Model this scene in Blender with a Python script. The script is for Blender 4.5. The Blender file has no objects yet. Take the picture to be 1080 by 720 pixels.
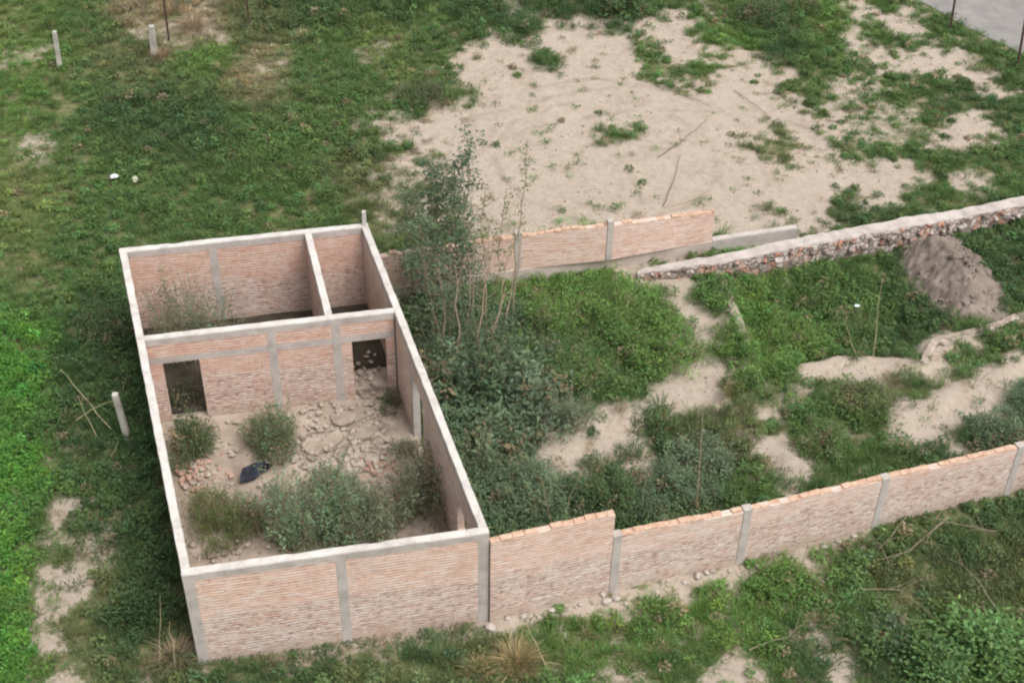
import bpy, math, random
import numpy as np
from mathutils import Vector, Matrix

random.seed(7)
rng = np.random.default_rng(7)
scene = bpy.context.scene
COL = scene.collection
R = math.radians

# ------------------------------------------------------------------ camera
FPX, PITCH, ROLL, CAMH = 1500.0, R(39.5), R(1.2), 23.3
_fw = np.array([0.0, math.cos(PITCH), -math.sin(PITCH)])
_rt0 = np.array([1.0, 0, 0])
_up0 = np.cross(_rt0, _fw)
_rt = _rt0 * math.cos(ROLL) + _up0 * math.sin(ROLL)
_up = np.cross(_rt, _fw)


def at(px, py, z=0.0):
    """photo pixel (1080x720) -> point of the horizontal plane at height z"""
    d = _fw * FPX + _rt * (px - 540) - _up * (py - 360)
    t = (CAMH - z) / -d[2]
    return Vector((d[0] * t, d[1] * t, z))


def to_px(x, y, z=0.0):
    dx, dy, dz = x, y, z - CAMH
    q = dx * _fw[0] + dy * _fw[1] + dz * _fw[2]
    a = dx * _rt[0] + dy * _rt[1] + dz * _rt[2]
    b = dx * _up[0] + dy * _up[1] + dz * _up[2]
    return 540 + FPX * a / q, 360 - FPX * b / q


def height_for(base, py):
    """height above the base point at which the picture row py is reached"""
    lo, hi = 0.0, 12.0
    for _ in range(40):
        m = (lo + hi) / 2
        if to_px(base.x, base.y, m)[1] > py:
            lo = m
        else:
            hi = m
    return lo


cam_d = bpy.data.cameras.new('camera')
cam_d.sensor_width = 36
cam_d.lens = FPX / 1080 * 36
cam_d.clip_end = 3000
cam = bpy.data.objects.new('camera', cam_d)
COL.objects.link(cam)
m3 = Matrix((_rt, _up, -_fw)).transposed()
cam.matrix_world = Matrix.Translation((0, 0, CAMH)) @ m3.to_4x4()
scene.camera = cam

# ------------------------------------------------------------------ noise


def vnoise(x, y, seed=0):
    xi = np.floor(x).astype(np.int64)
    yi = np.floor(y).astype(np.int64)
    xf = x - xi
    yf = y - yi

    def h(a, b):
        n = (a * 374761393 + b * 668265263 + seed * 974634277) & 0xFFFFFFFF
        n = ((n ^ (n >> 13)) * 1274126177) & 0xFFFFFFFF
        return ((n ^ (n >> 16)) & 0xFFFF) / 65535.0
    u = xf * xf * (3 - 2 * xf)
    v = yf * yf * (3 - 2 * yf)
    return (h(xi, yi) * (1 - u) + h(xi + 1, yi) * u) * (1 - v) + (h(xi, yi + 1) * (1 - u) + h(xi + 1, yi + 1) * u) * v


def fbm(x, y, octaves=4, seed=0):
    s, a, t = 0, 1.0, 0
    for o in range(octaves):
        s = s + a * vnoise(x * 2 ** o + 17.3 * o, y * 2 ** o - 9.1 * o, seed + o)
        t += a
        a *= .55
    return s / t


def poly_sd(px, py, poly):
    """signed distance in photo pixels, positive inside"""
    n = len(poly)
    d = np.full(px.shape, 1e9)
    inside = np.zeros(px.shape, bool)
    for i in range(n):
        x0, y0 = poly[i]
        x1, y1 = poly[(i + 1) % n]
        ex, ey = x1 - x0, y1 - y0
        t = np.clip(((px - x0) * ex + (py - y0) * ey) / (ex * ex + ey * ey + 1e-9), 0, 1)
        d = np.minimum(d, (px - x0 - t * ex) ** 2 + (py - y0 - t * ey) ** 2)
        if y0 != y1:
            c = ((y0 > py) != (y1 > py)) & (px < ex * (py - y0) / (y1 - y0) + x0)
            inside ^= c
    d = np.sqrt(d)
    return np.where(inside, d, -d)


def sstep(a, b, x):
    t = np.clip((x - a) / (b - a), 0, 1)
    return t * t * (3 - 2 * t)


# ------------------------------------------------------------------ node helpers
def new_mat(name, rough=.9):
    m = bpy.data.materials.new(name)
    m.use_nodes = True
    nt = m.node_tree
    b = nt.nodes['Principled BSDF']
    b.inputs['Roughness'].default_value = rough
    b.inputs['Specular IOR Level'].default_value = .2
    return m, nt, b


class NT:
    def __init__(self, nt):
        self.nt = nt
        self.N = nt.nodes
        self.L = nt.links

    def node(self, t, **kw):
        n = self.N.new(t)
        for k, v in kw.items():
            setattr(n, k, v)
        return n

    def put(self, sock, v):
        if hasattr(v, 'is_linked') or isinstance(v, bpy.types.NodeSocket):
            self.L.new(v, sock)
        else:
            sock.default_value = v

    def math(self, op, a, b=0.0, c=None):
        n = self.node('ShaderNodeMath', operation=op)
        self.put(n.inputs[0], a)
        self.put(n.inputs[1], b)
        if c is not None:
            self.put(n.inputs[2], c)
        return n.outputs[0]

    def noise(self, vec, scale, detail=4, rough=.55):
        n = self.node('ShaderNodeTexNoise')
        n.inputs['Scale'].default_value = scale
        n.inputs['Detail'].default_value = detail
        n.inputs['Roughness'].default_value = rough
        if vec is not None:
            self.L.new(vec, n.inputs['Vector'])
        return n.outputs['Fac']

    def ramp(self, fac, stops, interp='LINEAR'):
        n = self.node('ShaderNodeValToRGB')
        n.color_ramp.interpolation = interp
        e = n.color_ramp.elements
        while len(e) < len(stops):
            e.new(.5)
        for el, (p, c) in zip(e, stops):
            el.position = p
            el.color = (*c, 1) if len(c) == 3 else c
        self.L.new(fac, n.inputs['Fac'])
        return n.outputs['Color']

    def fac(self, v, a, b):
        n = self.node('ShaderNodeMapRange')
        n.clamp = True
        self.put(n.inputs['Value'], v)
        n.inputs['From Min'].default_value = a
        n.inputs['From Max'].default_value = b
        return n.outputs['Result']

    def mix(self, f, a, b, blend='MIX'):
        n = self.node('ShaderNodeMix', data_type='RGBA', blend_type=blend)
        self.put(n.inputs['Factor'], f)
        for s, v in ((n.inputs['A'], a), (n.inputs['B'], b)):
            pass
        A = [i for i in n.inputs if i.type == 'RGBA']
        for s, v in zip(A, (a, b)):
            if isinstance(v, bpy.types.NodeSocket):
                self.L.new(v, s)
            else:
                s.default_value = (*v, 1) if len(v) == 3 else v
        return [o for o in n.outputs if o.type == 'RGBA'][0]

    def bump(self, h, strength, dist=.02):
        n = self.node('ShaderNodeBump')
        n.inputs['Strength'].default_value = strength
        n.inputs['Distance'].default_value = dist
        self.L.new(h, n.inputs['Height'])
        return n.outputs['Normal']


# ------------------------------------------------------------------ materials
def concrete_mat(name, base, dark, stain=.5):
    m, nt, b = new_mat(name, .92)
    k = NT(nt)
    tc = k.node('ShaderNodeTexCoord').outputs['Object']
    c = k.ramp(k.noise(tc, 3.1, 6), [(.3, dark), (.55, base), (.8, tuple(min(1, v * 1.1) for v in base))])
    st = k.fac(k.noise(tc, 1.3, 6, .72), .50, .70)
    c = k.mix(k.math('MULTIPLY', st, stain), c, (.27, .245, .215))
    sp = k.fac(k.noise(tc, 11, 5, .7), .58, .68)
    c = k.mix(k.math('MULTIPLY', sp, .45), c, (.16, .145, .12))
    nt.links.new(c, b.inputs['Base Color'])
    nt.links.new(k.bump(k.noise(tc, 30, 6, .7), .5, .012), b.inputs['Normal'])
    return m


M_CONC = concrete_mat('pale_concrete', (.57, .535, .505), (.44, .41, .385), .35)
M_COLUMN = concrete_mat('grey_concrete', (.46, .415, .385), (.36, .325, .30), .5)
M_POST = concrete_mat('weathered_concrete', (.46, .44, .39), (.30, .28, .25), .6)
M_CAP = concrete_mat('rough_cap_concrete', (.47, .42, .39), (.34, .30, .275), .5)


def brick_mat(name, upper, zone, pale=.35, red=0.0):
    """hand made bricks in metre UVs: a colour of its own for each brick, smeared mortar, rougher and redder
    older courses below the height `zone`"""
    m, nt, b = new_mat(name, .95)
    k = NT(nt)
    uv = k.node('ShaderNodeUVMap').outputs['UV']
    tc = k.node('ShaderNodeTexCoord').outputs['Object']
    # wobble the courses a little
    wob = k.node('ShaderNodeTexNoise')
    wob.inputs['Scale'].default_value = 1.7
    wob.inputs['Detail'].default_value = 3
    k.L.new(tc, wob.inputs['Vector'])
    sub = k.node('ShaderNodeVectorMath', operation='SUBTRACT')
    k.L.new(wob.outputs['Color'], sub.inputs[0])
    sub.inputs[1].default_value = (.5, .5, .5)
    sc = k.node('ShaderNodeVectorMath', operation='MULTIPLY')
    k.L.new(sub.outputs[0], sc.inputs[0])
    sc.inputs[1].default_value = (.10, .05, 0)
    ad = k.node('ShaderNodeVectorMath', operation='ADD')
    k.L.new(uv, ad.inputs[0])
    k.L.new(sc.outputs[0], ad.inputs[1])
    sep = k.node('ShaderNodeSeparateXYZ')
    k.L.new(ad.outputs[0], sep.inputs[0])
    u, v = sep.outputs['X'], sep.outputs['Y']
    RH, BW = .078, .27
    row = k.math('FLOOR', k.math('DIVIDE', v, RH))
    off = k.math('MULTIPLY', k.math('MODULO', row, 2.0), BW * .5)
    uu = k.math('DIVIDE', k.math('ADD', u, off), BW)
    colm = k.math('FLOOR', uu)
    fu = k.math('MULTIPLY', k.math('FRACT', uu), BW)
    fv = k.math('MULTIPLY', k.math('FRACT', k.math('DIVIDE', v, RH)), RH)
    eu = k.math('MINIMUM', fu, k.math('SUBTRACT', BW, fu))
    ev = k.math('MINIMUM', fv, k.math('SUBTRACT', RH, fv))
    e = k.math('MINIMUM', k.math('ADD', eu, .009), ev)
    e = k.math('ADD', e, k.math('MULTIPLY', k.math('SUBTRACT', k.noise(tc, 9, 4, .65), .5), .03))
    joint = k.math('SUBTRACT', 1.0, k.fac(e, .005, .013))
    cmb = k.node('ShaderNodeCombineXYZ')
    k.L.new(colm, cmb.inputs['X'])
    k.L.new(row, cmb.inputs['Y'])
    wn = k.node('ShaderNodeTexWhiteNoise', noise_dimensions='2D')
    k.L.new(cmb.outputs[0], wn.inputs['Vector'])
    rnd = wn.outputs['Value']
    up_c = k.ramp(rnd, [(0, (upper[0] * .88, upper[1] * .80, upper[2] * .74)), (.3, upper), (.55, (upper[0] * 1.06, upper[1] * 1.12, upper[2] * 1.18)),
                        (.8, (upper[0] * 1.0, upper[1] * .92, upper[2] * .86)), (1, (upper[0] * 1.08, upper[1] * 1.2, upper[2] * 1.32))])
    lo_c = k.ramp(rnd, [(0, (.46, .30, .26)), (.18, (.62, .45, .38)), (.45, (.68, .545, .48)), (.62, (.64, .43, .35)),
                        (.85, (.72, .62, .56)), (1, (.56, .39, .335))])
    if red:
        up_c = k.mix(red, up_c, (.42, .22, .15))
        lo_c = k.mix(red, lo_c, (.36, .18, .125))
    nz = k.math('MULTIPLY', k.math('SUBTRACT', k.noise(tc, .9, 3), .5), .7)
    vz = k.math('ADD', v, nz)
    low = k.math('SUBTRACT', 1.0, k.fac(vz, zone - .1, zone + .12))
    c = k.mix(low, up_c, lo_c)
    # every course its own tone
    cr = k.node('ShaderNodeTexWhiteNoise', noise_dimensions='1D')
    k.L.new(row, cr.inputs['W'])
    c = k.mix(k.math('MULTIPLY', cr.outputs['Value'], .20), c, (.52, .345, .28))
    blo = k.noise(tc, 1.9, 6, .72)
    c = k.mix(k.math('MULTIPLY', k.fac(blo, .53, .66), .5), c, (.76, .66, .59))
    c = k.mix(k.math('MULTIPLY', k.fac(blo, .47, .36), .45), c, (.55, .31, .235))
    grain = k.noise(tc, 9, 5, .6)
    c = k.mix(k.math('MULTIPLY', k.fac(grain, .40, .75), .5), c, (.66, .545, .46))
    # cement smears in soft streaks along the courses
    mp = k.node('ShaderNodeMapping')
    mp.inputs['Scale'].default_value = (1.2, 5.0, 1)
    k.L.new(uv, mp.inputs['Vector'])
    sm = k.fac(k.noise(mp.outputs[0], 1.6, 5, .6), .50, .72)
    c = k.mix(k.math('MULTIPLY', sm, pale), c, (.62, .555, .50))
    mc = k.mix(k.fac(k.noise(tc, 3.3, 4), .46, .66), (.20, .14, .115), (.56, .49, .43))
    jf = k.math('MULTIPLY', joint, k.math('ADD', .34, k.math('MULTIPLY', low, .40)))
    jf = k.math('MULTIPLY', jf, k.fac(k.noise(tc, 2.6, 5, .65), .30, .55))
    # broken edges: short dark dashes and pale dashes running with the courses
    md = k.node('ShaderNodeMapping')
    md.inputs['Scale'].default_value = (6.5, 15.0, 1)
    k.L.new(ad.outputs[0], md.inputs['Vector'])
    da = k.noise(md.outputs[0], 1.0, 4, .6)
    c = k.mix(k.math('MULTIPLY', k.fac(da, .55, .64), k.math('ADD', .20, k.math('MULTIPLY', low, .55))), c, (.27, .155, .135))
    c = k.mix(k.math('MULTIPLY', k.fac(da, .46, .36), k.math('ADD', .30, k.math('MULTIPLY', low, .5))), c, (.78, .68, .62))
    c = k.mix(jf, c, mc)
    # damp and grime in blotches
    dmp = k.fac(k.noise(tc, .75, 6, .7), .56, .70)
    c = k.mix(k.math('MULTIPLY', dmp, .34), c, (.30, .23, .19))
    # earth splashed on the lowest courses
    sp = k.math('MULTIPLY', k.fac(k.math('ADD', v, k.math('MULTIPLY', k.noise(tc, 3, 4), .5)), .62, .22), .6)
    c = k.mix(sp, c, (.40, .315, .25))
    nt.links.new(c, b.inputs['Base Color'])
    h = k.math('ADD', k.math('MULTIPLY', joint, -1.0), k.math('MULTIPLY', rnd, .5))
    h = k.math('ADD', h, k.math('MULTIPLY', grain, .5))
    nt.links.new(k.bump(h, .85, .022), b.inputs['Normal'])
    return m


M_BRICK = brick_mat('handmade_brick', (.74, .52, .43), 1.25, .4)
M_BRICK_IN = brick_mat('inside_brick', (.66, .44, .35), 1.35, .28, .18)
M_BRICK_GREY = brick_mat('cement_smeared_brick', (.60, .47, .385), 1.0, .9)
M_BRICK_LOW = brick_mat('boundary_brick', (.73, .54, .465), 1.1, .5)
M_BRICK_BACK = brick_mat('back_brick', (.74, .52, .43), .2, .35)


def simple_mat(name, c1, c2, scale=6, rough=.9, bump=.3):
    m, nt, b = new_mat(name, rough)
    k = NT(nt)
    tc = k.node('ShaderNodeTexCoord').outputs['Object']
    f = k.noise(tc, scale, 5, .6)
    nt.links.new(k.ramp(f, [(.3, c1), (.7, c2)]), b.inputs['Base Color'])
    if bump:
        nt.links.new(k.bump(k.noise(tc, scale * 4, 5), bump, .02), b.inputs['Normal'])
    return m


M_BRICKTOP = simple_mat('orange_brick_tops', (.40, .22, .14), (.60, .45, .35), 9)
M_BARK = simple_mat('green_bark', (.20, .17, .11), (.32, .27, .18), 12)
M_DEADWOOD = simple_mat('dead_stalk_wood', (.33, .225, .165), (.52, .41, .32), 12)
M_DEADBRANCH = simple_mat('dead_branch_bark', (.16, .13, .09), (.33, .28, .2), 12)
M_STRAW = simple_mat('dry_cane', (.33, .29, .17), (.50, .43, .28), 9)
M_TWIG = simple_mat('dark_twig', (.10, .08, .065), (.2, .165, .13), 12)
M_METAL = simple_mat('rusty_dark_metal', (.045, .03, .028), (.11, .06, .05), 15, .7)
M_BAG = simple_mat('dark_blue_plastic', (.012, .013, .018), (.04, .045, .065), 5, .65, .6)
M_LITTER = simple_mat('white_plastic', (.62, .63, .65), (.85, .85, .86), 9, .5, .2)
M_STONE = simple_mat('pale_stone', (.28, .24, .205), (.50, .45, .40), 6)
M_REDSTONE = simple_mat('red_brick_bat', (.30, .17, .125), (.46, .33, .26), 6)
M_RUBBLESTONE = simple_mat('dusty_rubble', (.22, .175, .14), (.48, .41, .34), 5)
M_MOSSY = simple_mat('greenish_pale_stone', (.36, .37, .26), (.56, .55, .43), 6)


def ground_mat():
    m, nt, b = new_mat('earth', 1.0)
    k = NT(nt)
    tc = k.node('ShaderNodeTexCoord').outputs['Object']
    a = k.node('ShaderNodeAttribute', attribute_name='soil').outputs['Fac']
    big = k.noise(tc, .35, 5, .6)
    fine = k.noise(tc, 5.5, 7, .65)
    soil = k.ramp(fine, [(.25, (.31, .25, .197)), (.5, (.395, .33, .268)), (.75, (.445, .382, .318))])
    soil = k.mix(k.math('MULTIPLY', k.fac(big, .42, .66), .55), soil, (.43, .365, .30))
    sp = k.fac(k.noise(tc, 2.1, 6, .7), .56, .70)
    soil = k.mix(k.math('MULTIPLY', sp, .42), soil, (.27, .205, .15))
    sp3 = k.node('ShaderNodeSeparateXYZ')
    k.L.new(tc, sp3.inputs[0])
    tc0 = at(640, 165)
    trk = None
    wig = k.math('MULTIPLY', k.math('SUBTRACT', k.noise(tc, .6, 3), .5), .8)
    for cx, cy, rad_ in ((tc0.x, tc0.y, 3.4), (tc0.x, tc0.y, 4.9), (tc0.x + 2.5, tc0.y - 6, 9.0), (tc0.x + 2.5, tc0.y - 6, 10.5)):
        dx_ = k.math('SUBTRACT', sp3.outputs['X'], cx)
        dy_ = k.math('SUBTRACT', sp3.outputs['Y'], cy)
        rd_ = k.math('SQRT', k.math('ADD', k.math('MULTIPLY', dx_, dx_), k.math('MULTIPLY', dy_, dy_)))
        e_ = k.math('ABSOLUTE', k.math('SUBTRACT', k.math('ADD', rd_, wig), rad_))
        one = k.math('SUBTRACT', 1.0, k.fac(e_, .05, .16))
        trk = one if trk is None else k.math('MAXIMUM', trk, one)
    trk = k.math('MULTIPLY', trk, k.fac(k.noise(tc, .8, 4), .40, .62))
    soil = k.mix(k.math('MULTIPLY', trk, .5), soil, (.24, .19, .15))
    mot = k.noise(tc, 1.1, 7, .72)
    soil = k.mix(k.math('MULTIPLY', k.fac(mot, .52, .64), .22), soil, (.25, .195, .15))
    soil = k.mix(k.math('MULTIPLY', k.fac(mot, .46, .36), .35), soil, (.47, .40, .335))
    peb = k.fac(k.noise(tc, 38, 2), .66, .72)
    soil = k.mix(k.math('MULTIPLY', peb, .4), soil, (.22, .18, .145))
    und = k.ramp(k.noise(tc, 4.0, 6, .6), [(.3, (.085, .105, .042)), (.5, (.125, .14, .06)), (.64, (.20, .18, .105)), (.78, (.29, .24, .165))])
    c = k.mix(k.fac(k.math('ADD', a, k.math('MULTIPLY', k.math('SUBTRACT', fine, .5), 1.1)), .16, .62), und, soil)
    nt.links.new(c, b.inputs['Base Color'])
    h = k.math('ADD', k.noise(tc, 3, 6, .65), k.math('MULTIPLY', k.noise(tc, 14, 6, .75), .6))
    nt.links.new(k.bump(h, .8, .08), b.inputs['Normal'])
    return m


M_GROUND = ground_mat()
M_SOILPILE = simple_mat('dark_dumped_soil', (.12, .096, .08), (.25, .205, .172), 1.7, 1.0, .9)
M_FLOOR = simple_mat('dusty_floor', (.20, .152, .12), (.46, .385, .315), 1.1, 1.0, .8)
M_SHADEDEARTH = simple_mat('dark_shaded_earth', (.03, .026, .02), (.075, .062, .048), 2.0, 1.0, .6)  # dark earth, taken near black: the back rooms' shade put into the colour
M_EARTHCAP = simple_mat('pale_dry_earth', (.25, .20, .155), (.40, .335, .275), 3, 1.0, .7)
M_FOOT = simple_mat('earth_stained_cement', (.38, .315, .27), (.54, .47, .42), 3, 1.0, .5)
M_CLOD = simple_mat('dry_clods', (.20, .155, .12), (.42, .355, .30), 6, 1.0, .4)
M_ROAD = simple_mat('worn_grey_road', (.19, .18, .175), (.27, .255, .245), 1.5, .95, .4)


def rubble_mat():
    m, nt, b = new_mat('rubble_masonry', .95)
    k = NT(nt)
    tc = k.node('ShaderNodeTexCoord').outputs['Object']
    v = k.node('ShaderNodeTexVoronoi')
    v.inputs['Scale'].default_value = 5.0
    k.L.new(tc, v.inputs['Vector'])
    s = k.node('ShaderNodeSeparateColor')
    k.L.new(v.outputs['Color'], s.inputs[0])
    c = k.ramp(s.outputs[0], [(0, (.23, .19, .165)), (.25, (.47, .42, .375)), (.42, (.46, .24, .175)), (.66, (.54, .47, .42)), (.8, (.36, .29, .25)), (1, (.58, .53, .48))], 'CONSTANT')
    c = k.mix(k.math('MULTIPLY', k.fac(k.noise(tc, 2.3, 4), .42, .6), .85), c, (.48, .40, .36))
    d = k.node('ShaderNodeTexVoronoi', feature='DISTANCE_TO_EDGE')
    d.inputs['Scale'].default_value = 5.0
    k.L.new(tc, d.inputs['Vector'])
    ed = k.fac(d.outputs['Distance'], .0, .09)
    c = k.mix(k.math('MULTIPLY', k.math('SUBTRACT', 1.0, ed), .6), c, (.43, .365, .325))
    nt.links.new(c, b.inputs['Base Color'])
    nt.links.new(k.bump(k.math('ADD', ed, k.noise(tc, 12, 4)), 1.0, .08), b.inputs['Normal'])
    return m


M_RUBBLE = rubble_mat()


def leaf_mat():
    m = bpy.data.materials.new('leaves')
    m.use_nodes = True
    nt = m.node_tree
    k = NT(nt)
    b = nt.nodes['Principled BSDF']
    b.inputs['Roughness'].default_value = .62
    b.inputs['Specular IOR Level'].default_value = .3
    a = k.node('ShaderNodeAttribute', attribute_name='tint')
    k.L.new(a.outputs['Color'], b.inputs['Base Color'])
    tr = k.node('ShaderNodeBsdfTranslucent')
    hs = k.node('ShaderNodeHueSaturation')
    hs.inputs['Value'].default_value = 1.15
    k.L.new(a.outputs['Color'], hs.inputs['Color'])
    k.L.new(hs.outputs[0], tr.inputs['Color'])
    mx = k.node('ShaderNodeMixShader')
    mx.inputs[0].default_value = .38
    k.L.new(b.outputs[0], mx.inputs[1])
    k.L.new(tr.outputs[0], mx.inputs[2])
    k.L.new(mx.outputs[0], nt.nodes['Material Output'].inputs['Surface'])
    return m


M_LEAF = leaf_mat()

# ------------------------------------------------------------------ object helpers


def tag(o, label=None, cat=None, group=None, kind=None):
    if label:
        o['label'] = label
    if cat:
        o['category'] = cat
    if group:
        o['group'] = group
    if kind:
        o['kind'] = kind
    return o


def empty(name, loc, label, cat, group=None):
    o = bpy.data.objects.new(name, None)
    o.empty_display_size = .2
    COL.objects.link(o)
    o.location = loc
    return tag(o, label, cat, group)


class MB:
    def __init__(self):
        self.v, self.f, self.uv, self.mi = [], [], [], []

    def quad(self, pts, uvs=None, mi=0):
        n = len(self.v)
        self.v += [tuple(p) for p in pts]
        self.f.append(tuple(range(n, n + len(pts))))
        self.uv.append(uvs or [(p[0], p[1]) for p in pts])
        self.mi.append(mi)

    def wall(self, a, b, t, z0, za, zb=None, z0b=None, u0=0.0, shift=0.0):
        """box along a->b of thickness t; the top runs from za at a to zb at b"""
        zb = za if zb is None else zb
        z0b = z0 if z0b is None else z0b
        a, b = Vector((a[0], a[1])), Vector((b[0], b[1]))
        d = (b - a)
        L = d.length
        d /= L
        n = Vector((-d.y, d.x))
        a = a + n * shift
        b = b + n * shift
        h = t / 2
        P = lambda q, s, z: (q.x + n.x * s, q.y + n.y * s, z)
        A0, A1, B0, B1 = P(a, -h, z0), P(a, -h, za), P(b, -h, z0b), P(b, -h, zb)
        C0, C1, D0, D1 = P(a, h, z0), P(a, h, za), P(b, h, z0b), P(b, h, zb)
        u1 = u0 + L
        self.quad([A0, B0, B1, A1], [(u0, z0), (u1, z0b), (u1, zb), (u0, za)])
        self.quad([D0, C0, C1, D1], [(u1, z0b), (u0, z0), (u0, za), (u1, zb)])
        self.quad([A1, B1, D1, C1], [(u0, za), (u1, zb), (u1, zb + t), (u0, za + t)])
        self.quad([C0, D0, B0, A0], [(u0, z0), (u1, z0), (u1, z0 + t), (u0, z0 + t)])
        self.quad([C0, A0, A1, C1], [(u0 - t, z0), (u0, z0), (u0, za), (u0 - t, za)])
        self.quad([B0, D0, D1, B1], [(u1, z0b), (u1 + t, z0b), (u1 + t, zb), (u1, zb)])

    def tube(self, pts, r0, r1, n=6):
        base = len(self.v)
        m = len(pts)
        for i, p in enumerate(pts):
            p = Vector(p)
            d = (Vector(pts[min(i + 1, m - 1)]) - Vector(pts[max(i - 1, 0)])).normalized()
            s = d.orthogonal().normalized()
            t = d.cross(s)
            r = r0 + (r1 - r0) * i / (m - 1)
            for j in range(n):
                w = 2 * math.pi * j / n
                self.v.append(tuple(p + s * (r * math.cos(w)) + t * (r * math.sin(w))))
        for i in range(m - 1):
            for j in range(n):
                q = (base + i * n + j, base + i * n + (j + 1) % n, base + (i + 1) * n + (j + 1) % n, base + (i + 1) * n + j)
                self.f.append(q)
                self.uv.append([(0, 0)] * 4)
                self.mi.append(0)
        for ring in (0, m - 1):
            f = [base + ring * n + j for j in range(n)]
            self.f.append(tuple(f if ring else f[::-1]))
            self.uv.append([(0, 0)] * n)
            self.mi.append(0)

    def rock(self, c, size, flat=.7, n=1, seed=None):
        """irregular angular chunk"""
        rr = random.Random(seed if seed is not None else random.random())
        base = len(self.v)
        vs, fs = ICO
        ang = rr.uniform(0, 6.28)
        ca, sa = math.cos(ang), math.sin(ang)
        sx, sy = rr.uniform(.8, 1.35), rr.uniform(.6, 1.0)
        for v in vs:
            k = size * rr.uniform(.72, 1.12)
            x, y, z = v[0] * k * sx, v[1] * k * sy, v[2] * k * flat
            self.v.append((c[0] + x * ca - y * sa, c[1] + x * sa + y * ca, c[2] + z))
        for f in fs:
            self.f.append(tuple(base + i for i in f))
            self.uv.append([(0, 0)] * 3)
            self.mi.append(0)

    def build(self, name, mat, parent=None, bevel=0.0, smooth=False):
        me = bpy.data.meshes.new(name)
        off = Vector((0, 0, 0))
        if parent is not None:
            off = Vector(parent.location)
        me.from_pydata([tuple(Vector(v) - off) for v in self.v], [], self.f)
        ul = me.uv_layers.new(name='UVMap')
        flat = [c for f in self.uv for p in f for c in p]
        ul.data.foreach_set('uv', flat)
        me.materials.append(mat)
        if smooth:
            me.polygons.foreach_set('use_smooth', [True] * len(me.polygons))
        o = bpy.data.objects.new(name, me)
        COL.objects.link(o)
        if parent is not None:
            o.parent = parent
        if bevel:
            import bmesh
            bm = bmesh.new()
            bm.from_mesh(me)
            bmesh.ops.remove_doubles(bm, verts=bm.verts, dist=.0005)
            bmesh.ops.bevel(bm, geom=list(bm.edges), offset=bevel, segments=1, affect='EDGES', clamp_overlap=True)
            bm.to_mesh(me)
            bm.free()
        return o


def _ico():
    import bmesh
    bm = bmesh.new()
    bmesh.ops.create_icosphere(bm, subdivisions=2, radius=1)
    bm.verts.ensure_lookup_table()
    r = ([tuple(v.co) for v in bm.verts], [tuple(v.index for v in f.verts) for f in bm.faces])
    bm.free()
    return r


ICO = _ico()

# ------------------------------------------------------------------ where things stand
HH = 2.6
WT = .16
oA, oB, oC, oD = (at(*p, HH) for p in ((125.5, 262), (387, 235), (516, 561), (192, 606)))


def v2(p):
    return Vector((p[0], p[1]))


A2, B2, C2, D2 = v2(oA), v2(oB), v2(oC), v2(oD)
ctr = (A2 + B2 + C2 + D2) / 4


def inset_pt(p, q, r, d):
    """corner q of the outline p-q-r moved inward by d from both sides"""
    e1 = (q - p).normalized()
    e2 = (r - q).normalized()
    n1 = Vector((-e1.y, e1.x))
    n2 = Vector((-e2.y, e2.x))
    if n1.dot(ctr - q) < 0:
        n1 = -n1
    if n2.dot(ctr - q) < 0:
        n2 = -n2
    # solve q + x with x.n1 = d, x.n2 = d
    det = n1.x * n2.y - n1.y * n2.x
    x = Vector(((d * n2.y - d * n1.y) / det, (d * n1.x - d * n2.x) / det))
    return q + x


cA = inset_pt(D2, A2, B2, WT / 2)
cB = inset_pt(A2, B2, C2, WT / 2)
cC = inset_pt(B2, C2, D2, WT / 2)
cD = inset_pt(C2, D2, A2, WT / 2)
HOUSE = [D2, C2, B2, A2]


def wpoly_sd(x, y, poly):
    return poly_sd(x, y, [(p[0], p[1]) for p in poly])


# ------------------------------------------------------------------ ground map (photo pixels at ground level)
SOIL = [
    [(36, 760), (38, 690), (41, 620), (44, 556), (58, 540), (60, 560), (58, 620), (62, 690), (80, 760)],
    [(405, 150), (440, 122), (492, 98), (470, 72), (520, 42), (580, 26), (640, 22), (690, 14), (725, 10), (722, 40), (740, 62), (800, 58), (832, 78), (850, 112), (888, 102), (905, 120), (880, 170), (876, 200), (868, 235), (760, 255), (600, 252), (540, 268), (490, 262), (478, 205), (440, 165)],
    [(905, 5), (955, 18), (1010, 50), (1062, 80), (1066, 102), (1025, 92), (960, 78), (905, 62), (882, 42)],
    [(888, 172), (955, 165), (985, 185), (948, 205), (900, 206)],
    [(985, 140), (1050, 115), (1062, 128), (1000, 160)],
    [(698, 316), (732, 318), (758, 345), (770, 402), (785, 440), (708, 448), (698, 405), (716, 362)],
    [(568, 442), (620, 428), (690, 418), (700, 442), (660, 468), (625, 500), (576, 492)],
    [(800, 422), (810, 398), (858, 386), (905, 372), (952, 376), (956, 390), (872, 396), (842, 424), (818, 446), (770, 440)],
    [(948, 428), (1000, 408), (1032, 394), (1068, 366), (1085, 392), (1056, 440), (985, 472), (940, 460)],
    [(786, 460), (822, 450), (860, 492), (832, 512)],
    [(965, 372), (985, 356), (1030, 350), (1090, 318), (1090, 342), (1010, 366), (1000, 400), (975, 392)],
    [(44, 740), (45, 600), (45, 560), (58, 520), (84, 517), (78, 533), (54, 560), (54, 640), (64, 690), (95, 722), (110, 745)],
    [(735, 730), (750, 706), (790, 692), (812, 700), (800, 730)],
    [(850, 660), (866, 645), (885, 660), (905, 692), (908, 735), (880, 725), (870, 690)],
    [(520, 655), (560, 632), (650, 618), (790, 590), (850, 578), (800, 602), (720, 622), (640, 650), (560, 662)],
    [(640, 280), (720, 268), (715, 300), (650, 298)],
    [(740, 250), (850, 246), (860, 225), (760, 235)],
]
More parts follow.
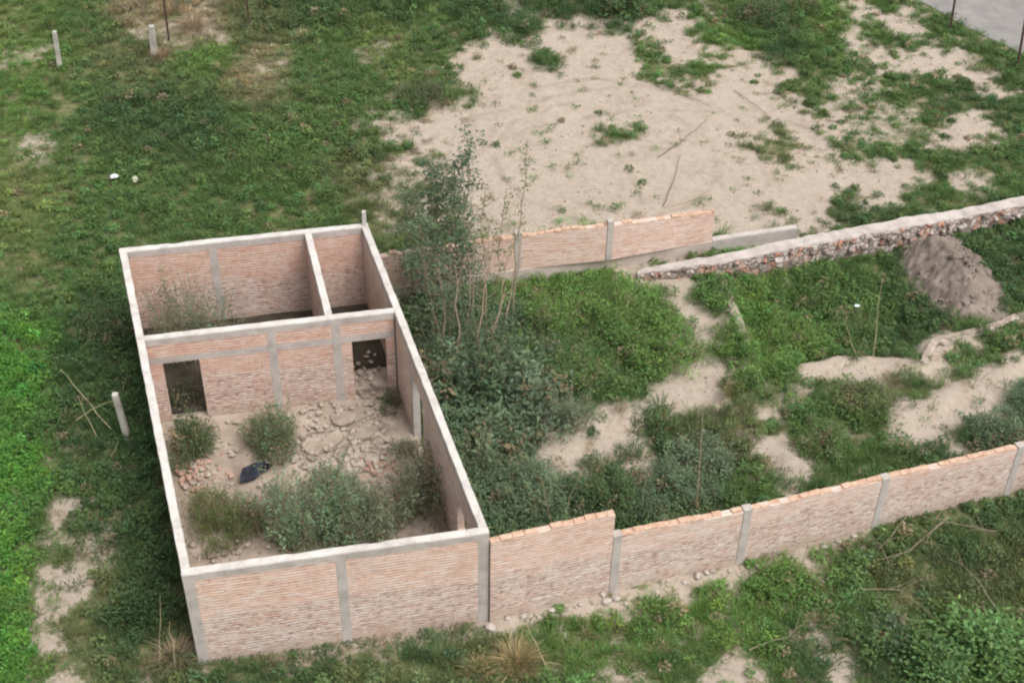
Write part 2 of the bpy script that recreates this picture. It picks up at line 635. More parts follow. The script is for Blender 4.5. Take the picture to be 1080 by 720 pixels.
FAINT = [
    [(446, 428), (472, 422), (486, 472), (462, 480)],
    [(255, 62), (300, 60), (312, 78), (275, 84)],
    [(25, 140), (50, 150), (45, 180), (28, 170)],
    [(375, 48), (420, 40), (410, 66), (380, 66)],
    [(578, 350), (612, 340), (618, 362), (590, 372)],
    [(50, 40), (60, 80), (30, 72), (0, 70), (0, 58)],
    [(120, 15), (235, 0), (230, 40), (180, 55), (125, 30)],
    [(370, 110), (420, 95), (415, 130), (375, 135)],
    [(380, 170), (440, 160), (480, 215), (455, 250), (400, 235)],
    [(740, 432), (810, 418), (812, 440), (760, 455)],
    [(850, 560), (900, 545), (905, 575), (860, 590)],
    [(215, 704), (510, 648), (510, 660), (225, 716)],
    [(880, 60), (1000, 120), (960, 160), (890, 150)],
    [(70, 560), (110, 560), (110, 600), (75, 610)],
    [(560, 720), (640, 690), (700, 720)],
]
GREEN = [
    [(672, 52), (700, 50), (742, 62), (742, 80), (710, 88), (678, 72)],
    [(815, 90), (850, 70), (880, 92), (868, 110), (825, 108)],
    [(842, 112), (870, 112), (866, 128), (846, 128)],
    [(795, 140), (825, 132), (850, 150), (855, 180), (835, 190), (808, 165)],
    [(792, 215), (815, 213), (830, 228), (805, 234)],
    [(905, 25), (940, 22), (970, 40), (950, 54), (912, 46)],
    [(560, 50), (580, 48), (582, 60), (566, 62)],
    [(768, 146), (790, 146), (788, 158), (772, 160)],
    [(640, 132), (668, 138), (666, 150), (644, 146)],
]


def soil_mask(x, y):
    px, py = to_px(x, y, 0.0)
    n = (fbm(x * .9, y * .9, 5, 3) - .5) * 62
    n2 = (fbm(x * 3.1, y * 3.1, 3, 9) - .5) * 26
    s = np.full(px.shape, -1e9)
    for p in SOIL:
        s = np.maximum(s, poly_sd(px, py, p))
    g = np.full(px.shape, -1e9)
    for p in GREEN:
        g = np.maximum(g, poly_sd(px, py, p))
    s = np.minimum(s, -g)
    s = s + np.clip(n, -22, 22) + np.clip(n2, -9, 9)
    # bald specks scattered through the grass
    spots = sstep(.66, .74, fbm(x * .55 + 40, y * .55, 4, 21)) * 14 - 4
    s = np.maximum(s, np.where(s > -60, spots - 6, -30))
    f = np.full(px.shape, -1e9)
    for p in FAINT:
        f = np.maximum(f, poly_sd(px, py, p))
    f = sstep(-12, 14, f + np.clip(n, -22, 22) + np.clip(n2, -10, 10)) * .48
    n3 = (fbm(x * 5.5, y * 5.5, 3, 15) - .5) * 30
    return np.maximum(sstep(-15, 13, s + np.clip(n3, -9, 9)), f)


PIT = [(772, 296), (860, 286), (945, 262), (950, 300), (985, 345), (960, 372), (900, 372), (850, 380), (800, 396), (786, 350)]
RIDGES = [
    ([tuple(at(*p))[:2] for p in ((752, 300), (768, 330), (784, 362), (796, 392))], .20, .25),
    ([tuple(at(*p))[:2] for p in ((760, 432), (806, 402), (850, 386), (900, 376), (955, 382))], .20, .28),
    ([tuple(at(*p))[:2] for p in ((945, 440), (1000, 418), (1035, 398), (1080, 372))], .16, .4),
    ([tuple(at(*p))[:2] for p in ((975, 384), (985, 364), (1030, 352), (1100, 325))], .10, .3),
    ([tuple(at(*p))[:2] for p in ((792, 462), (825, 478), (845, 495))], .22, .4),
    ([tuple(at(*p))[:2] for p in ((580, 470), (640, 440), (690, 428))], .14, .45),
    ([tuple(at(*p))[:2] for p in ((528, 652), (650, 622), (790, 590))], .10, .3),
]


def ground_z(x, y):
    x = np.asarray(x, float)
    y = np.asarray(y, float)
    z = -.10 * fbm(x * .35, y * .35, 3, 5) - .05 * fbm(x * 1.3, y * 1.3, 3, 6)
    px_, py_ = to_px(x, y, 0.0)
    z = z - .42 * sstep(-14, 26, poly_sd(px_, py_, PIT) + (fbm(x * 1.2, y * 1.2, 3, 18) - .5) * 20)
    for line, hh_, ww_ in RIDGES:
        dd = np.full(x.shape, 1e9)
        for i in range(len(line) - 1):
            (ax, ay), (bx, by) = line[i], line[i + 1]
            ex, ey = bx - ax, by - ay
            t = np.clip(((x - ax) * ex + (y - ay) * ey) / (ex * ex + ey * ey), 0, 1)
            dd = np.minimum(dd, np.hypot(x - ax - t * ex, y - ay - t * ey))
        z = z + hh_ * np.exp(-(dd / ww_) ** 2) * (.4 + 1.1 * fbm(x * 2.3, y * 2.3, 3, 8))
    inside = sstep(-.5, .2, wpoly_sd(x, y, HOUSE))
    z = z * (1 - inside) - .12 * inside
    far = sstep(30, 60, np.hypot(x, y - 28))
    return z * (1 - far) - .12 * far


def gz(x, y):
    return float(ground_z(np.array([x]), np.array([y]))[0])


def ground():
    def axis(lo, hi, step, far):
        c = list(np.arange(lo, hi + 1e-6, step))
        s, v = step, hi
        while v < far:
            s *= 1.35
            v += s
            c.append(v)
        s, v = step, lo
        while v > -far:
            s *= 1.35
            v -= s
            c.insert(0, v)
        return np.array(c)
    X = axis(-23, 23, .12, 900)
    Y = axis(14, 52, .12, 900)
    gx, gy = np.meshgrid(X, Y)
    x, y = gx.ravel(), gy.ravel()
    z = ground_z(x, y)
    near = (np.abs(x) < 26) & (y > 12) & (y < 56)
    soil = np.zeros(len(x))
    soil[near] = soil_mask(x[near], y[near])
    me = bpy.data.meshes.new('ground')
    nx, ny = len(X), len(Y)
    me.vertices.add(len(x))
    me.vertices.foreach_set('co', np.stack([x, y, z], 1).ravel())
    i = np.arange(nx * ny).reshape(ny, nx)
    q = np.stack([i[:-1, :-1], i[:-1, 1:], i[1:, 1:], i[1:, :-1]], -1).reshape(-1, 4)
    set_faces(me, q)
    at_ = me.attributes.new('soil', 'FLOAT', 'POINT')
    at_.data.foreach_set('value', soil.astype(np.float32))
    me.polygons.foreach_set('use_smooth', [True] * len(q))
    me.materials.append(M_GROUND)
    o = bpy.data.objects.new('ground', me)
    COL.objects.link(o)
    tag(o, kind='structure')


def set_faces(me, q):
    n, k = q.shape
    me.loops.add(n * k)
    me.loops.foreach_set('vertex_index', q.ravel().astype(np.int32))
    me.polygons.add(n)
    me.polygons.foreach_set('loop_start', (np.arange(n) * k).astype(np.int32))
    me.update(calc_edges=True)


ground()

# road in the far right corner
rb = MB()
p0, p1 = at(970, 0), at(1073, 53)
d = (p1 - p0).normalized()
n_ = Vector((-d.y, d.x, 0))
if n_.x < 0:
    n_ = -n_
e0, e1 = p0 - d * 60, p1 + d * 60
W_ROAD = 3.6
NS = 400
edge = []
for i in range(NS + 1):
    c = e0.lerp(e1, i / NS)
    w0 = .35 * (float(fbm(np.array([i * .35]), np.array([0.3]), 3, 31)[0]) - .5)
    w1 = .35 * (float(fbm(np.array([i * .35]), np.array([7.3]), 3, 32)[0]) - .5)
    edge.append([c + n_ * (w0 + (W_ROAD - w0 + w1) * j / 12) for j in range(13)])
ez = ground_z(np.array([[p.x for p in r_] for r_ in edge]), np.array([[p.y for p in r_] for r_ in edge]))
for r_, zr in zip(edge, ez):
    for p, z_ in zip(r_, zr):
        p.z = z_ + .022
for i in range(NS):
    for j in range(12):
        pts = [edge[i][j], edge[i][j + 1], edge[i + 1][j + 1], edge[i + 1][j]]
        rb.quad(pts, [(p.x, p.y) for p in pts])
road = rb.build('road', M_ROAD)
tag(road, kind='structure')


def road_dist(x, y):
    return (x - p0.x) * n_.x + (y - p0.y) * n_.y   # 0..W_ROAD on the road


# ------------------------------------------------------------------ the roofless house
house = empty('roofless_house', (ctr.x, ctr.y, 0), 'roofless unfinished brick house with bare concrete beams and two back rooms', 'house')


def seg(a, b, s0, s1):
    d = (b - a).normalized()
    return a + d * s0, a + d * s1


BT = HH - .2     # underside of the ring beam
CW = .2          # column width along the wall


def house_wall(a, b, openings=(), cols=(), mat=M_BRICK_IN, name='wall', trim0=WT / 2, trim1=WT / 2, lintel=None, beam0=0, beam1=0, u0=0.0, notch=()):
    """brick panels between columns; openings are (s0, s1, z0, z1)"""
    L = (b - a).length
    cols = sorted(cols)
    edges = [trim0] + [v for c in cols for v in (c - CW / 2, c + CW / 2)] + [L - trim1]
    spans = [(edges[i], edges[i + 1]) for i in range(0, len(edges), 2)]
    for (s0, s1) in spans:
        if s1 - s0 < .02:
            continue
        mb = MB()
        ops = sorted([o for o in openings if o[1] > s0 and o[0] < s1])
        cuts = [s0]
        for o in ops:
            cuts += [max(o[0], s0), min(o[1], s1)]
        cuts.append(s1)
        for i in range(0, len(cuts), 2):
            if cuts[i + 1] - cuts[i] > .01:
                p, q = seg(a, b, cuts[i], cuts[i + 1])
                mb.wall(p, q, WT, -.25, BT, u0=u0 + cuts[i])
        for o in ops:
            x0, x1 = max(o[0], s0), min(o[1], s1)
            p, q = seg(a, b, x0, x1)
            if o[2] > -.2:
                mb.wall(p, q, WT, -.25, o[2], u0=u0 + x0)
            top = o[3] + (.18 if lintel else 0)
            mb.wall(p, q, WT, top if not lintel else o[3], BT, u0=u0 + x0)
        mb.build(name, mat, house)
    for c in cols:
        mb = MB()
        p, q = seg(a, b, c - CW / 2, c + CW / 2)
        mb.wall(p, q, WT + .012, -.25, BT)
        mb.build('column', M_COLUMN, house, .006)


def along(a, b, px, z):
    """distance from a of the point of wall line a-b seen at photo pixel px (at height z)"""
    p = v2(at(px[0], px[1], z))
    d = (b - a).normalized()
    return (p - a).dot(d)


sF = along(cD, cC, (359, 586), HH)
house_wall(cD, cC, cols=[sF], mat=M_BRICK, trim0=.13, trim1=.13)
sBk = along(cA, cB, (223, 255), HH)
sDv = along(cA, cB, (324, 243), HH)
house_wall(cA, cB, cols=[sBk], u0=3.1, trim0=.10, trim1=.10)
LA = (cA - cD).length
sMl = along(cD, cA, (145, 357), HH)
house_wall(cD, cA, cols=[LA * .33, sMl], u0=7.7, trim0=.12, trim1=.10)
LR = (cC - cB).length
sMr = along(cB, cC, (420, 326), HH)
# right wall, from the back: column, doorway, long panel with a small window
sCol = (v2(at(437, 455, .1)) - cB).dot((cC - cB).normalized())
sWin = (v2(at(497, 560, .9)) - cB).dot((cC - cB).normalized())
house_wall(cB, cC, cols=[sMr, sCol], u0=1.3, openings=[(sCol + .1, sCol + 1.05, -.3, 1.95), (LR - 1.75, LR - 1.05, .85, 1.75)], mat=M_BRICK_GREY, trim0=.10, trim1=.13)

# middle wall and the divider
mL = cD + (cA - cD).normalized() * sMl
mR = cB + (cC - cB).normalized() * sMr
Lm = (mR - mL).length
OZ = 1.84
o1a, o1b = along(mL, mR, (171, 381), OZ), along(mL, mR, (210, 379), OZ)
o2a, o2b = along(mL, mR, (369, 350), OZ), along(mL, mR, (405, 347), OZ)
c1 = along(mL, mR, (288, 372), OZ)
c2 = along(mL, mR, (354, 354), OZ)
mcols = [c1, c2]
ops = [(o1a, o1b, -.3, OZ), (o2a, o2b, -.3, OZ)]


def mid_wall():
    edges = [.11] + [v for c in mcols for v in (c - CW / 2, c + CW / 2)] + [Lm - .11]
    for i in range(0, len(edges), 2):
        s0, s1 = edges[i], edges[i + 1]
        mb = MB()
        cuts = [s0]
        for o in ops:
            if o[0] < s1 and o[1] > s0:
                cuts += [max(o[0], s0), min(o[1], s1)]
        cuts.append(s1)
        for j in range(0, len(cuts), 2):
            if cuts[j + 1] - cuts[j] > .01:
                p, q = seg(mL, mR, cuts[j], cuts[j + 1])
                mb.wall(p, q, WT, -.25, OZ, u0=11 + cuts[j])
        p, q = seg(mL, mR, s0, s1)
        mb.wall(p, q, WT, OZ + .18, BT, u0=11 + s0)
        mb.build('wall', M_BRICK_IN, house)
        mb = MB()
        mb.wall(p, q, WT + .008, OZ, OZ + .18)
        mb.build('lintel_beam', M_COLUMN, house, .006)
    for c in mcols:
        mb = MB()
        p, q = seg(mL, mR, c - CW / 2, c + CW / 2)
        mb.wall(p, q, WT + .014, -.25, BT)
        mb.build('column', M_COLUMN, house, .006)


mid_wall()
dv0 = cA + (cB - cA).normalized() * sDv
dv1 = mL + (mR - mL).normalized() * along(mL, mR, (347, 333), HH)
house_wall(dv0, dv1, u0=5.5)

# corner columns
for q_, e in ((cD, cC), (cC, cD), (cA, cB), (cB, cA)):
    mb = MB()
    d_ = (e - q_).normalized()
    w0 = .13 if q_ in (cD, cC) else .10
    mb.wall(q_ - d_ * (WT / 2 + .006), q_ + d_ * w0, WT + .012, -.25, BT)
    mb.build('column', M_COLUMN, house, .006)


# ring beams, mitred as one run per wall
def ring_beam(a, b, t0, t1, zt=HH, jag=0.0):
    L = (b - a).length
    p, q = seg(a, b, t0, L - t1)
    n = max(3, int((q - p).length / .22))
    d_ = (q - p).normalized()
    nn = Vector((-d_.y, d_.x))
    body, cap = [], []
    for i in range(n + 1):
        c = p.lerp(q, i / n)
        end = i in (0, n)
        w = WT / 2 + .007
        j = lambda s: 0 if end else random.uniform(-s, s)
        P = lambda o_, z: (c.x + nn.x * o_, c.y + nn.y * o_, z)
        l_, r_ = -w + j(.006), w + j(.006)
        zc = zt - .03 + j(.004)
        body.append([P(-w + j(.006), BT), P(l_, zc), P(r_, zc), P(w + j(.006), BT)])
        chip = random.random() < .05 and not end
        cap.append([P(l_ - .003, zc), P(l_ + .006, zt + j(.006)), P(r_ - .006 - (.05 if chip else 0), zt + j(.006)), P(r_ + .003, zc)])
    for prof, nm, mt in ((body, 'ring_beam', M_COLUMN), (cap, 'beam_top', M_CONC)):  # paler top over greyer sides: light from above put into the colour
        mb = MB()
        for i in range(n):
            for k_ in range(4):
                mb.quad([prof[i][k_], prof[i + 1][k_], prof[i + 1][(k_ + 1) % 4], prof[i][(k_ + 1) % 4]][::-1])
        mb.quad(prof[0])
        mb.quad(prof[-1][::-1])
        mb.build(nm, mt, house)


T = WT / 2 + .008
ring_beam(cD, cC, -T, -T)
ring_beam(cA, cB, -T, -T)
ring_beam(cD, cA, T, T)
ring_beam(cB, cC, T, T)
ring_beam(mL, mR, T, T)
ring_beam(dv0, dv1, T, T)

# short stub of column reinforcement standing on the far corner
mb = MB()
mb.wall(cB - Vector((.05, 0)), cB + Vector((.05, 0)), .1, HH + .002, HH + .42)
mb.build('column_stub', M_CONC, house, .012)

# dusty floor with broken screed
fb = MB()
N = 60


def house_pt(s, t):
    return (cD.lerp(cC, s)).lerp(cA.lerp(cB, s), t)


def floor_z(s, t):
    x, y = house_pt(s, t)
    a = np.array
    bump = .16 * (float(fbm(a([x * 1.6]), a([y * 1.6]), 4, 51)[0]) - .35)
    return .02 + bump * (1 if t < .62 else .4)


grid = [[(*house_pt(i / N, j / N), floor_z(i / N, j / N)) for i in range(N + 1)] for j in range(N + 1)]
for j in range(N):
    for i in range(N):
        fb.quad([grid[j][i], grid[j][i + 1], grid[j + 1][i + 1], grid[j + 1][i]])
fl = fb.build('floor', M_FLOOR, house, smooth=True)
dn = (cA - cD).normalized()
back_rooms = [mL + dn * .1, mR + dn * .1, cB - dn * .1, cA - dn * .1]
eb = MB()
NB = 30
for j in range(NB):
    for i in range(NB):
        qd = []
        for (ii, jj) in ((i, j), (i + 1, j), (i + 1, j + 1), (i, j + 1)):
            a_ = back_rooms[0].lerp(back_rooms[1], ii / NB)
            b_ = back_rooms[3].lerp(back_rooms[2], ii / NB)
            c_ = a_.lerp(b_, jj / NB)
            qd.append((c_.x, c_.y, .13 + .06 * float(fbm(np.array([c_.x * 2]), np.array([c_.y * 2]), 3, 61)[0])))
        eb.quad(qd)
eb.build('earth_floor', M_SHADEDEARTH, house, smooth=True)
# pale screed strip just inside the right doorway
dm = (mR - mL).normalized()
sA = mL + dm * (o2a - .25) + dn * .085
sB = mL + dm * (o2b + .22) + dn * .085
mb = MB()
mb.wall(sA + dn * .36, sB + dn * .36, .72, .02, .205)
mb.build('threshold_slab', M_EARTHCAP, house, .02)

# ------------------------------------------------------------------ boundary walls


def brick_topping(a, b, t, za, zb, name, parent, mat, lo=.015, hi=.06, miss=.12):
    mb = MB()
    L = (b - a).length
    d_ = (b - a) / L
    s = 0
    while s < L - .05:
        l_ = min(random.uniform(.2, .28), L - s)
        if random.random() > miss:
            z = za + (zb - za) * (s + l_ / 2) / L
            p, q = a + d_ * (s + .006), a + d_ * (s + l_ - .006)
            w = t - random.uniform(.0, .03)
            mb.wall(p, q, w, z - .03, z + random.uniform(lo, hi), shift=random.uniform(-.008, .008))
        s += l_
    return mb.build(name, mat, parent)


def ground_pt(px):
    return v2(at(*px))


# front boundary wall
fw_pts = [(517, 645), (645, 621), (778, 591), (921, 551), (1060, 516), (1215, 470)]
fwb = [ground_pt(p) for p in fw_pts]
fwb[0] = C2 + (fwb[1] - C2).normalized() * .012
fw_h = [2.36, 1.75, 1.66, 1.46, 1.42, 1.42]
front = empty('boundary_wall', (fwb[2].x, fwb[2].y, 0), 'long low salmon brick boundary wall in the foreground with grey concrete columns', 'brick wall')
BWT = .15
for i in range(5):
    a, b = fwb[i], fwb[i + 1]
    L = (b - a).length
    s0, s1 = (0.0 if i == 0 else .1), L - .1
    p, q = seg(a, b, s0, s1)
    za, zb = (2.36, 2.42) if i == 0 else (fw_h[i], fw_h[i + 1])
    mb = MB()
    # courses as separate horizontal strips so the panel is a real wall with a stepped top
    mb.wall(p, q, BWT, -.25, za - .03, zb - .03, u0=i * 3.3 + 20)
    o = mb.build('brick_panel', M_BRICK_LOW if i else M_BRICK, front)
    if i == 0:
        tag(o, label='tall first panel of the wall, next to the house')
    brick_topping(p, q, BWT, za - .03, zb - .03, 'brick_course', front, M_BRICKTOP, .012, .045, .1)
for i in range(1, 6):
    d_ = (fwb[i] - fwb[i - 1]).normalized()
    mb = MB()
    h = fw_h[i] - (.0 if i > 1 else .02)
    mb.wall(fwb[i] - d_ * .098, fwb[i] + d_ * .098, BWT + .03, -.25, h + .02)
    mb.build('column', M_COLUMN, front, .01)

# back boundary wall
bk_pts = [(398, 321), (545, 293), (640, 283), (748, 263)]
bkb = [ground_pt(p) for p in bk_pts]
dirb = (bkb[3] - bkb[1]).normalized()
# straight line through the visible part, back to the house
bkb[0] = bkb[1] - dirb * ((bkb[1] - B2).dot(dirb) - .05)
back = empty('boundary_wall', (bkb[2].x, bkb[2].y, 0), 'salmon brick boundary wall behind the tall saplings at the edge of the bare lot', 'brick wall')
bh = [1.42, 1.42, 1.50, 1.30]
for i in range(3):
    a, b = bkb[i], bkb[i + 1]
    L = (b - a).length
    p, q = seg(a, b, .0 if i == 0 else .09, L - (.09 if i < 2 else 0))
    mb = MB()
    mb.wall(p, q, BWT, .34, bh[i] - .03, bh[i + 1] - .03, u0=i * 4.1 + 40)
    mb.build('brick_panel', M_BRICK_BACK, back)
    brick_topping(p, q, BWT, bh[i] - .03, bh[i + 1] - .03, 'brick_course', back, M_BRICKTOP, .01, .07, .25)
for i in (1, 2):
    mb = MB()
    mb.wall(bkb[i] - dirb * .088, bkb[i] + dirb * .088, BWT + .02, .34, bh[i] + .12)
    mb.build('column', M_COLUMN, back, .01)
beam_end = ground_pt((842, 262))
beam_end = bkb[3] + dirb * 2.6
mb = MB()
mb.wall(bkb[0], bkb[3] + dirb * .02, BWT + .05, -.2, .337)
mb.build('footing_beam', M_FOOT, back, .012)
mb = MB()
mb.wall(bkb[3] + dirb * .025, beam_end, BWT + .03, -.2, .36)
mb.build('footing_beam', M_COLUMN, back, .012)
mb = MB()
mb.wall(bkb[3] + dirb * .03, beam_end - dirb * .01, BWT + .01, .35, .378)
mb.build('beam_top', M_CAP, back, .008)


def rubble_wall(name, pts, widths, heights, label, cat, cap=None, seed=1, stones=60, group=None, capmat=None, mat=None):
    """low masonry of field stones: a lumpy body with single stones set in both faces and an uneven cap"""
    rr = random.Random(seed)
    pts = [v2(p) for p in pts]
    c0 = pts[len(pts) // 2]
    root = empty(name, (c0.x, c0.y, 0), label, cat, group)
    mb = MB()
    cp = MB()
    rows = []
    tops = []
    jt = 0.0
    for i in range(len(pts) - 1):
        a, b = pts[i], pts[i + 1]
        L = (b - a).length
        n = max(2, int(L / .19))
        d_ = (b - a) / L
        nn = Vector((-d_.y, d_.x))
        for j in range(n + (1 if i == len(pts) - 2 else 0)):
            f = j / n
            c = a.lerp(b, f)
            w = widths[i] + (widths[i + 1] - widths[i]) * f
            h = heights[i] + (heights[i + 1] - heights[i]) * f
            jt = .35 * jt + rr.uniform(-.025, .025)
            h += jt
            row = []
            for (s, z) in ((-1.05, -.25), (-1.08, h * .3), (-1.0, h * .62), (-.95, h * .9), (-.8, h), (.8, h), (.95, h * .9), (1.0, h * .5), (1.05, -.25)):
                o_ = rr.uniform(-.03, .03)
                row.append((c.x + nn.x * (s * w / 2 + o_), c.y + nn.y * (s * w / 2 + o_), z + rr.uniform(-.02, .02)))
            rows.append(row)
            if cap:
                w2 = w * .5 * cap
                tops.append([(c.x + nn.x * (s * w2 + rr.uniform(-.018, .018)), c.y + nn.y * (s * w2 + rr.uniform(-.018, .018)), h + dz + rr.uniform(-.008, .008)) for s, dz in ((-1, -.03), (-.93, .022), (.93, .025), (1, -.03))])
    for i in range(len(rows) - 1):
        for k_ in range(8):
            mb.quad([rows[i][k_], rows[i][k_ + 1], rows[i + 1][k_ + 1], rows[i + 1][k_]][::-1])
    mb.quad(rows[0])
    mb.quad(rows[-1][::-1])
    for _ in range(stones):
        r_ = rr.choice(rows)
        a_, b_ = Vector(r_[1]), Vector(r_[3])
        c = a_.lerp(b_, rr.random())
        mb.rock(c, rr.uniform(.07, .14), .75, seed=rr.random())
    mb.build('masonry', mat or M_RUBBLE, root)
    if cap:
        for i in range(len(tops) - 1):
            for k_ in range(3):
                cp.quad([tops[i][k_], tops[i][k_ + 1], tops[i + 1][k_ + 1], tops[i + 1][k_]][::-1])
        cp.quad(tops[0])
        cp.quad(tops[-1][::-1])
        cp.build('cap', capmat or M_CAP, root)
    return root


# wide stone foundation that carries on to the right
FT = [((672, 288), .10), ((705, 282), .22), ((760, 273), .40), ((862, 252), .60), ((960, 234), .58), ((1010, 226), .5), ((1140, 200), .42)]
ftp = [v2(at(*p, h_)) for p, h_ in FT]
rubble_wall('stone_foundation', ftp, [.2, .3, .42, .46, .48, .46, .42], [h_ for _, h_ in FT],
            'pale rubble stone foundation with worn cement cap crossing behind the dirt heap', 'stone wall', .90, 3, 60)

rubble_wall('low_footing', [ground_pt(p) for p in ((758, 296), (768, 322), (786, 362))], [.22, .26, .2], [.26, .22, .16],
            'short grey footing strip running down from the stone foundation among weeds', 'footing', .85, 5, 8, None, M_EARTHCAP, M_FOOT)
rubble_wall('low_footing', [ground_pt(p) for p in ((972, 384), (984, 362), (1030, 352), (1100, 325))], [.12, .15, .15, .12], [.08, .12, .12, .08],
            'bent grey footing strip below the dirt heap at the right edge', 'footing', .9, 7, 5, None, M_EARTHCAP, M_FOOT)

# ------------------------------------------------------------------ heap of dumped earth


def dirt_heap():
    outline = [(948, 252), (985, 246), (1012, 250), (1040, 276), (1062, 306), (1058, 338), (1035, 346), (1000, 340), (975, 322), (955, 300), (942, 274)]
    P = [v2(at(*p)) for p in outline]
    c = sum(P, Vector((0, 0))) / len(P)
    root_z = 0
    xs = np.array([p.x for p in P])
    ys = np.array([p.y for p in P])
    g = np.arange(-2.6, 2.6, .045)
    gx, gy = np.meshgrid(g + c.x, g + c.y)
    sd = wpoly_sd(gx.ravel(), gy.ravel(), P).reshape(gx.shape)
    n1 = fbm(gx * 1.3, gy * 1.3, 4, 71)
    n2 = fbm(gx * 4.5, gy * 4.5, 4, 72)
    # streaks running down the slope from the ridge near the foundation
    z = np.clip(sd + .12, -.4, 2) * .58 * (.5 + .95 * n1) + (n2 - .5) * .34 * sstep(-.1, .3, sd)
    groove = fbm(gx * 1.4 + gy * 1.1, (gx - gy) * 2.2, 4, 73)
    z += (groove - .5) * .34 * sstep(0, .5, sd)
    z = np.where(sd < -.25, -.35, z) + ground_z(gx, gy)
    me = bpy.data.meshes.new('dirt_heap')
    me.vertices.add(gx.size)
    me.vertices.foreach_set('co', np.stack([gx.ravel() - c.x, gy.ravel() - c.y, z.ravel()], 1).ravel())
    n = len(g)
    i = np.arange(n * n).reshape(n, n)
    q = np.stack([i[:-1, :-1], i[:-1, 1:], i[1:, 1:], i[1:, :-1]], -1).reshape(-1, 4)
    keep = (sd.ravel()[q] > -.35).any(1)
    set_faces(me, q[keep])
    me.polygons.foreach_set('use_smooth', [True] * len(me.polygons))
    me.materials.append(M_SOILPILE)
    o = bpy.data.objects.new('dirt_heap', me)
    COL.objects.link(o)
    o.location = (c.x, c.y, 0)
    tag(o, 'grey brown heap of dumped earth leaning on the stone foundation', 'dirt heap')


dirt_heap()

# ------------------------------------------------------------------ leaves


def leaf_mesh(name, pos, dirn, length, width, color, parent=None, bend=.18, side=None):
    """every leaf a small kite of its own; the colour rides on the faces"""
    n = len(pos)
    d = dirn / (np.linalg.norm(dirn, axis=1, keepdims=True) + 1e-9)
    if side is None:
        r = rng.normal(size=(n, 3)) * .55
        r[:, 2] += 1.0
        s = np.cross(d, r)
    else:
        s = side
    s /= (np.linalg.norm(s, axis=1, keepdims=True) + 1e-9)
    L = length[:, None]
    W = width[:, None] * .5
    mid = pos + d * L * .45
    tip = pos + d * L
    tip[:, 2] -= bend * length
    v = np.stack([pos, mid + s * W, tip, mid - s * W], 1).reshape(-1, 3)
    if parent is not None:
        v = v - np.array(parent.location)
    me = bpy.data.meshes.new(name)
    me.vertices.add(4 * n)
    me.vertices.foreach_set('co', v.ravel().astype(np.float32))
    set_faces(me, np.arange(4 * n).reshape(n, 4))
    a = me.attributes.new('tint', 'FLOAT_COLOR', 'FACE')
    c = np.ones((n, 4), np.float32)
    c[:, :3] = np.clip(color, .004, .9)
    a.data.foreach_set('color', c.ravel())
    me.materials.append(M_LEAF)
    o = bpy.data.objects.new(name, me)
    COL.objects.link(o)
    if parent is not None:
        o.parent = parent
    return o


def jitter_color(base, n, val=.22, hue=.12):
    c = np.repeat(np.array(base)[None, :], n, 0) if np.ndim(base) == 1 else np.array(base)
    k = np.exp(rng.normal(0, val, (n, 1)))
    c = c * k
    h = rng.normal(0, hue, (n, 1))
    return c * np.concatenate([1 + h, np.ones((n, 1)), 1 - h * .6], 1)


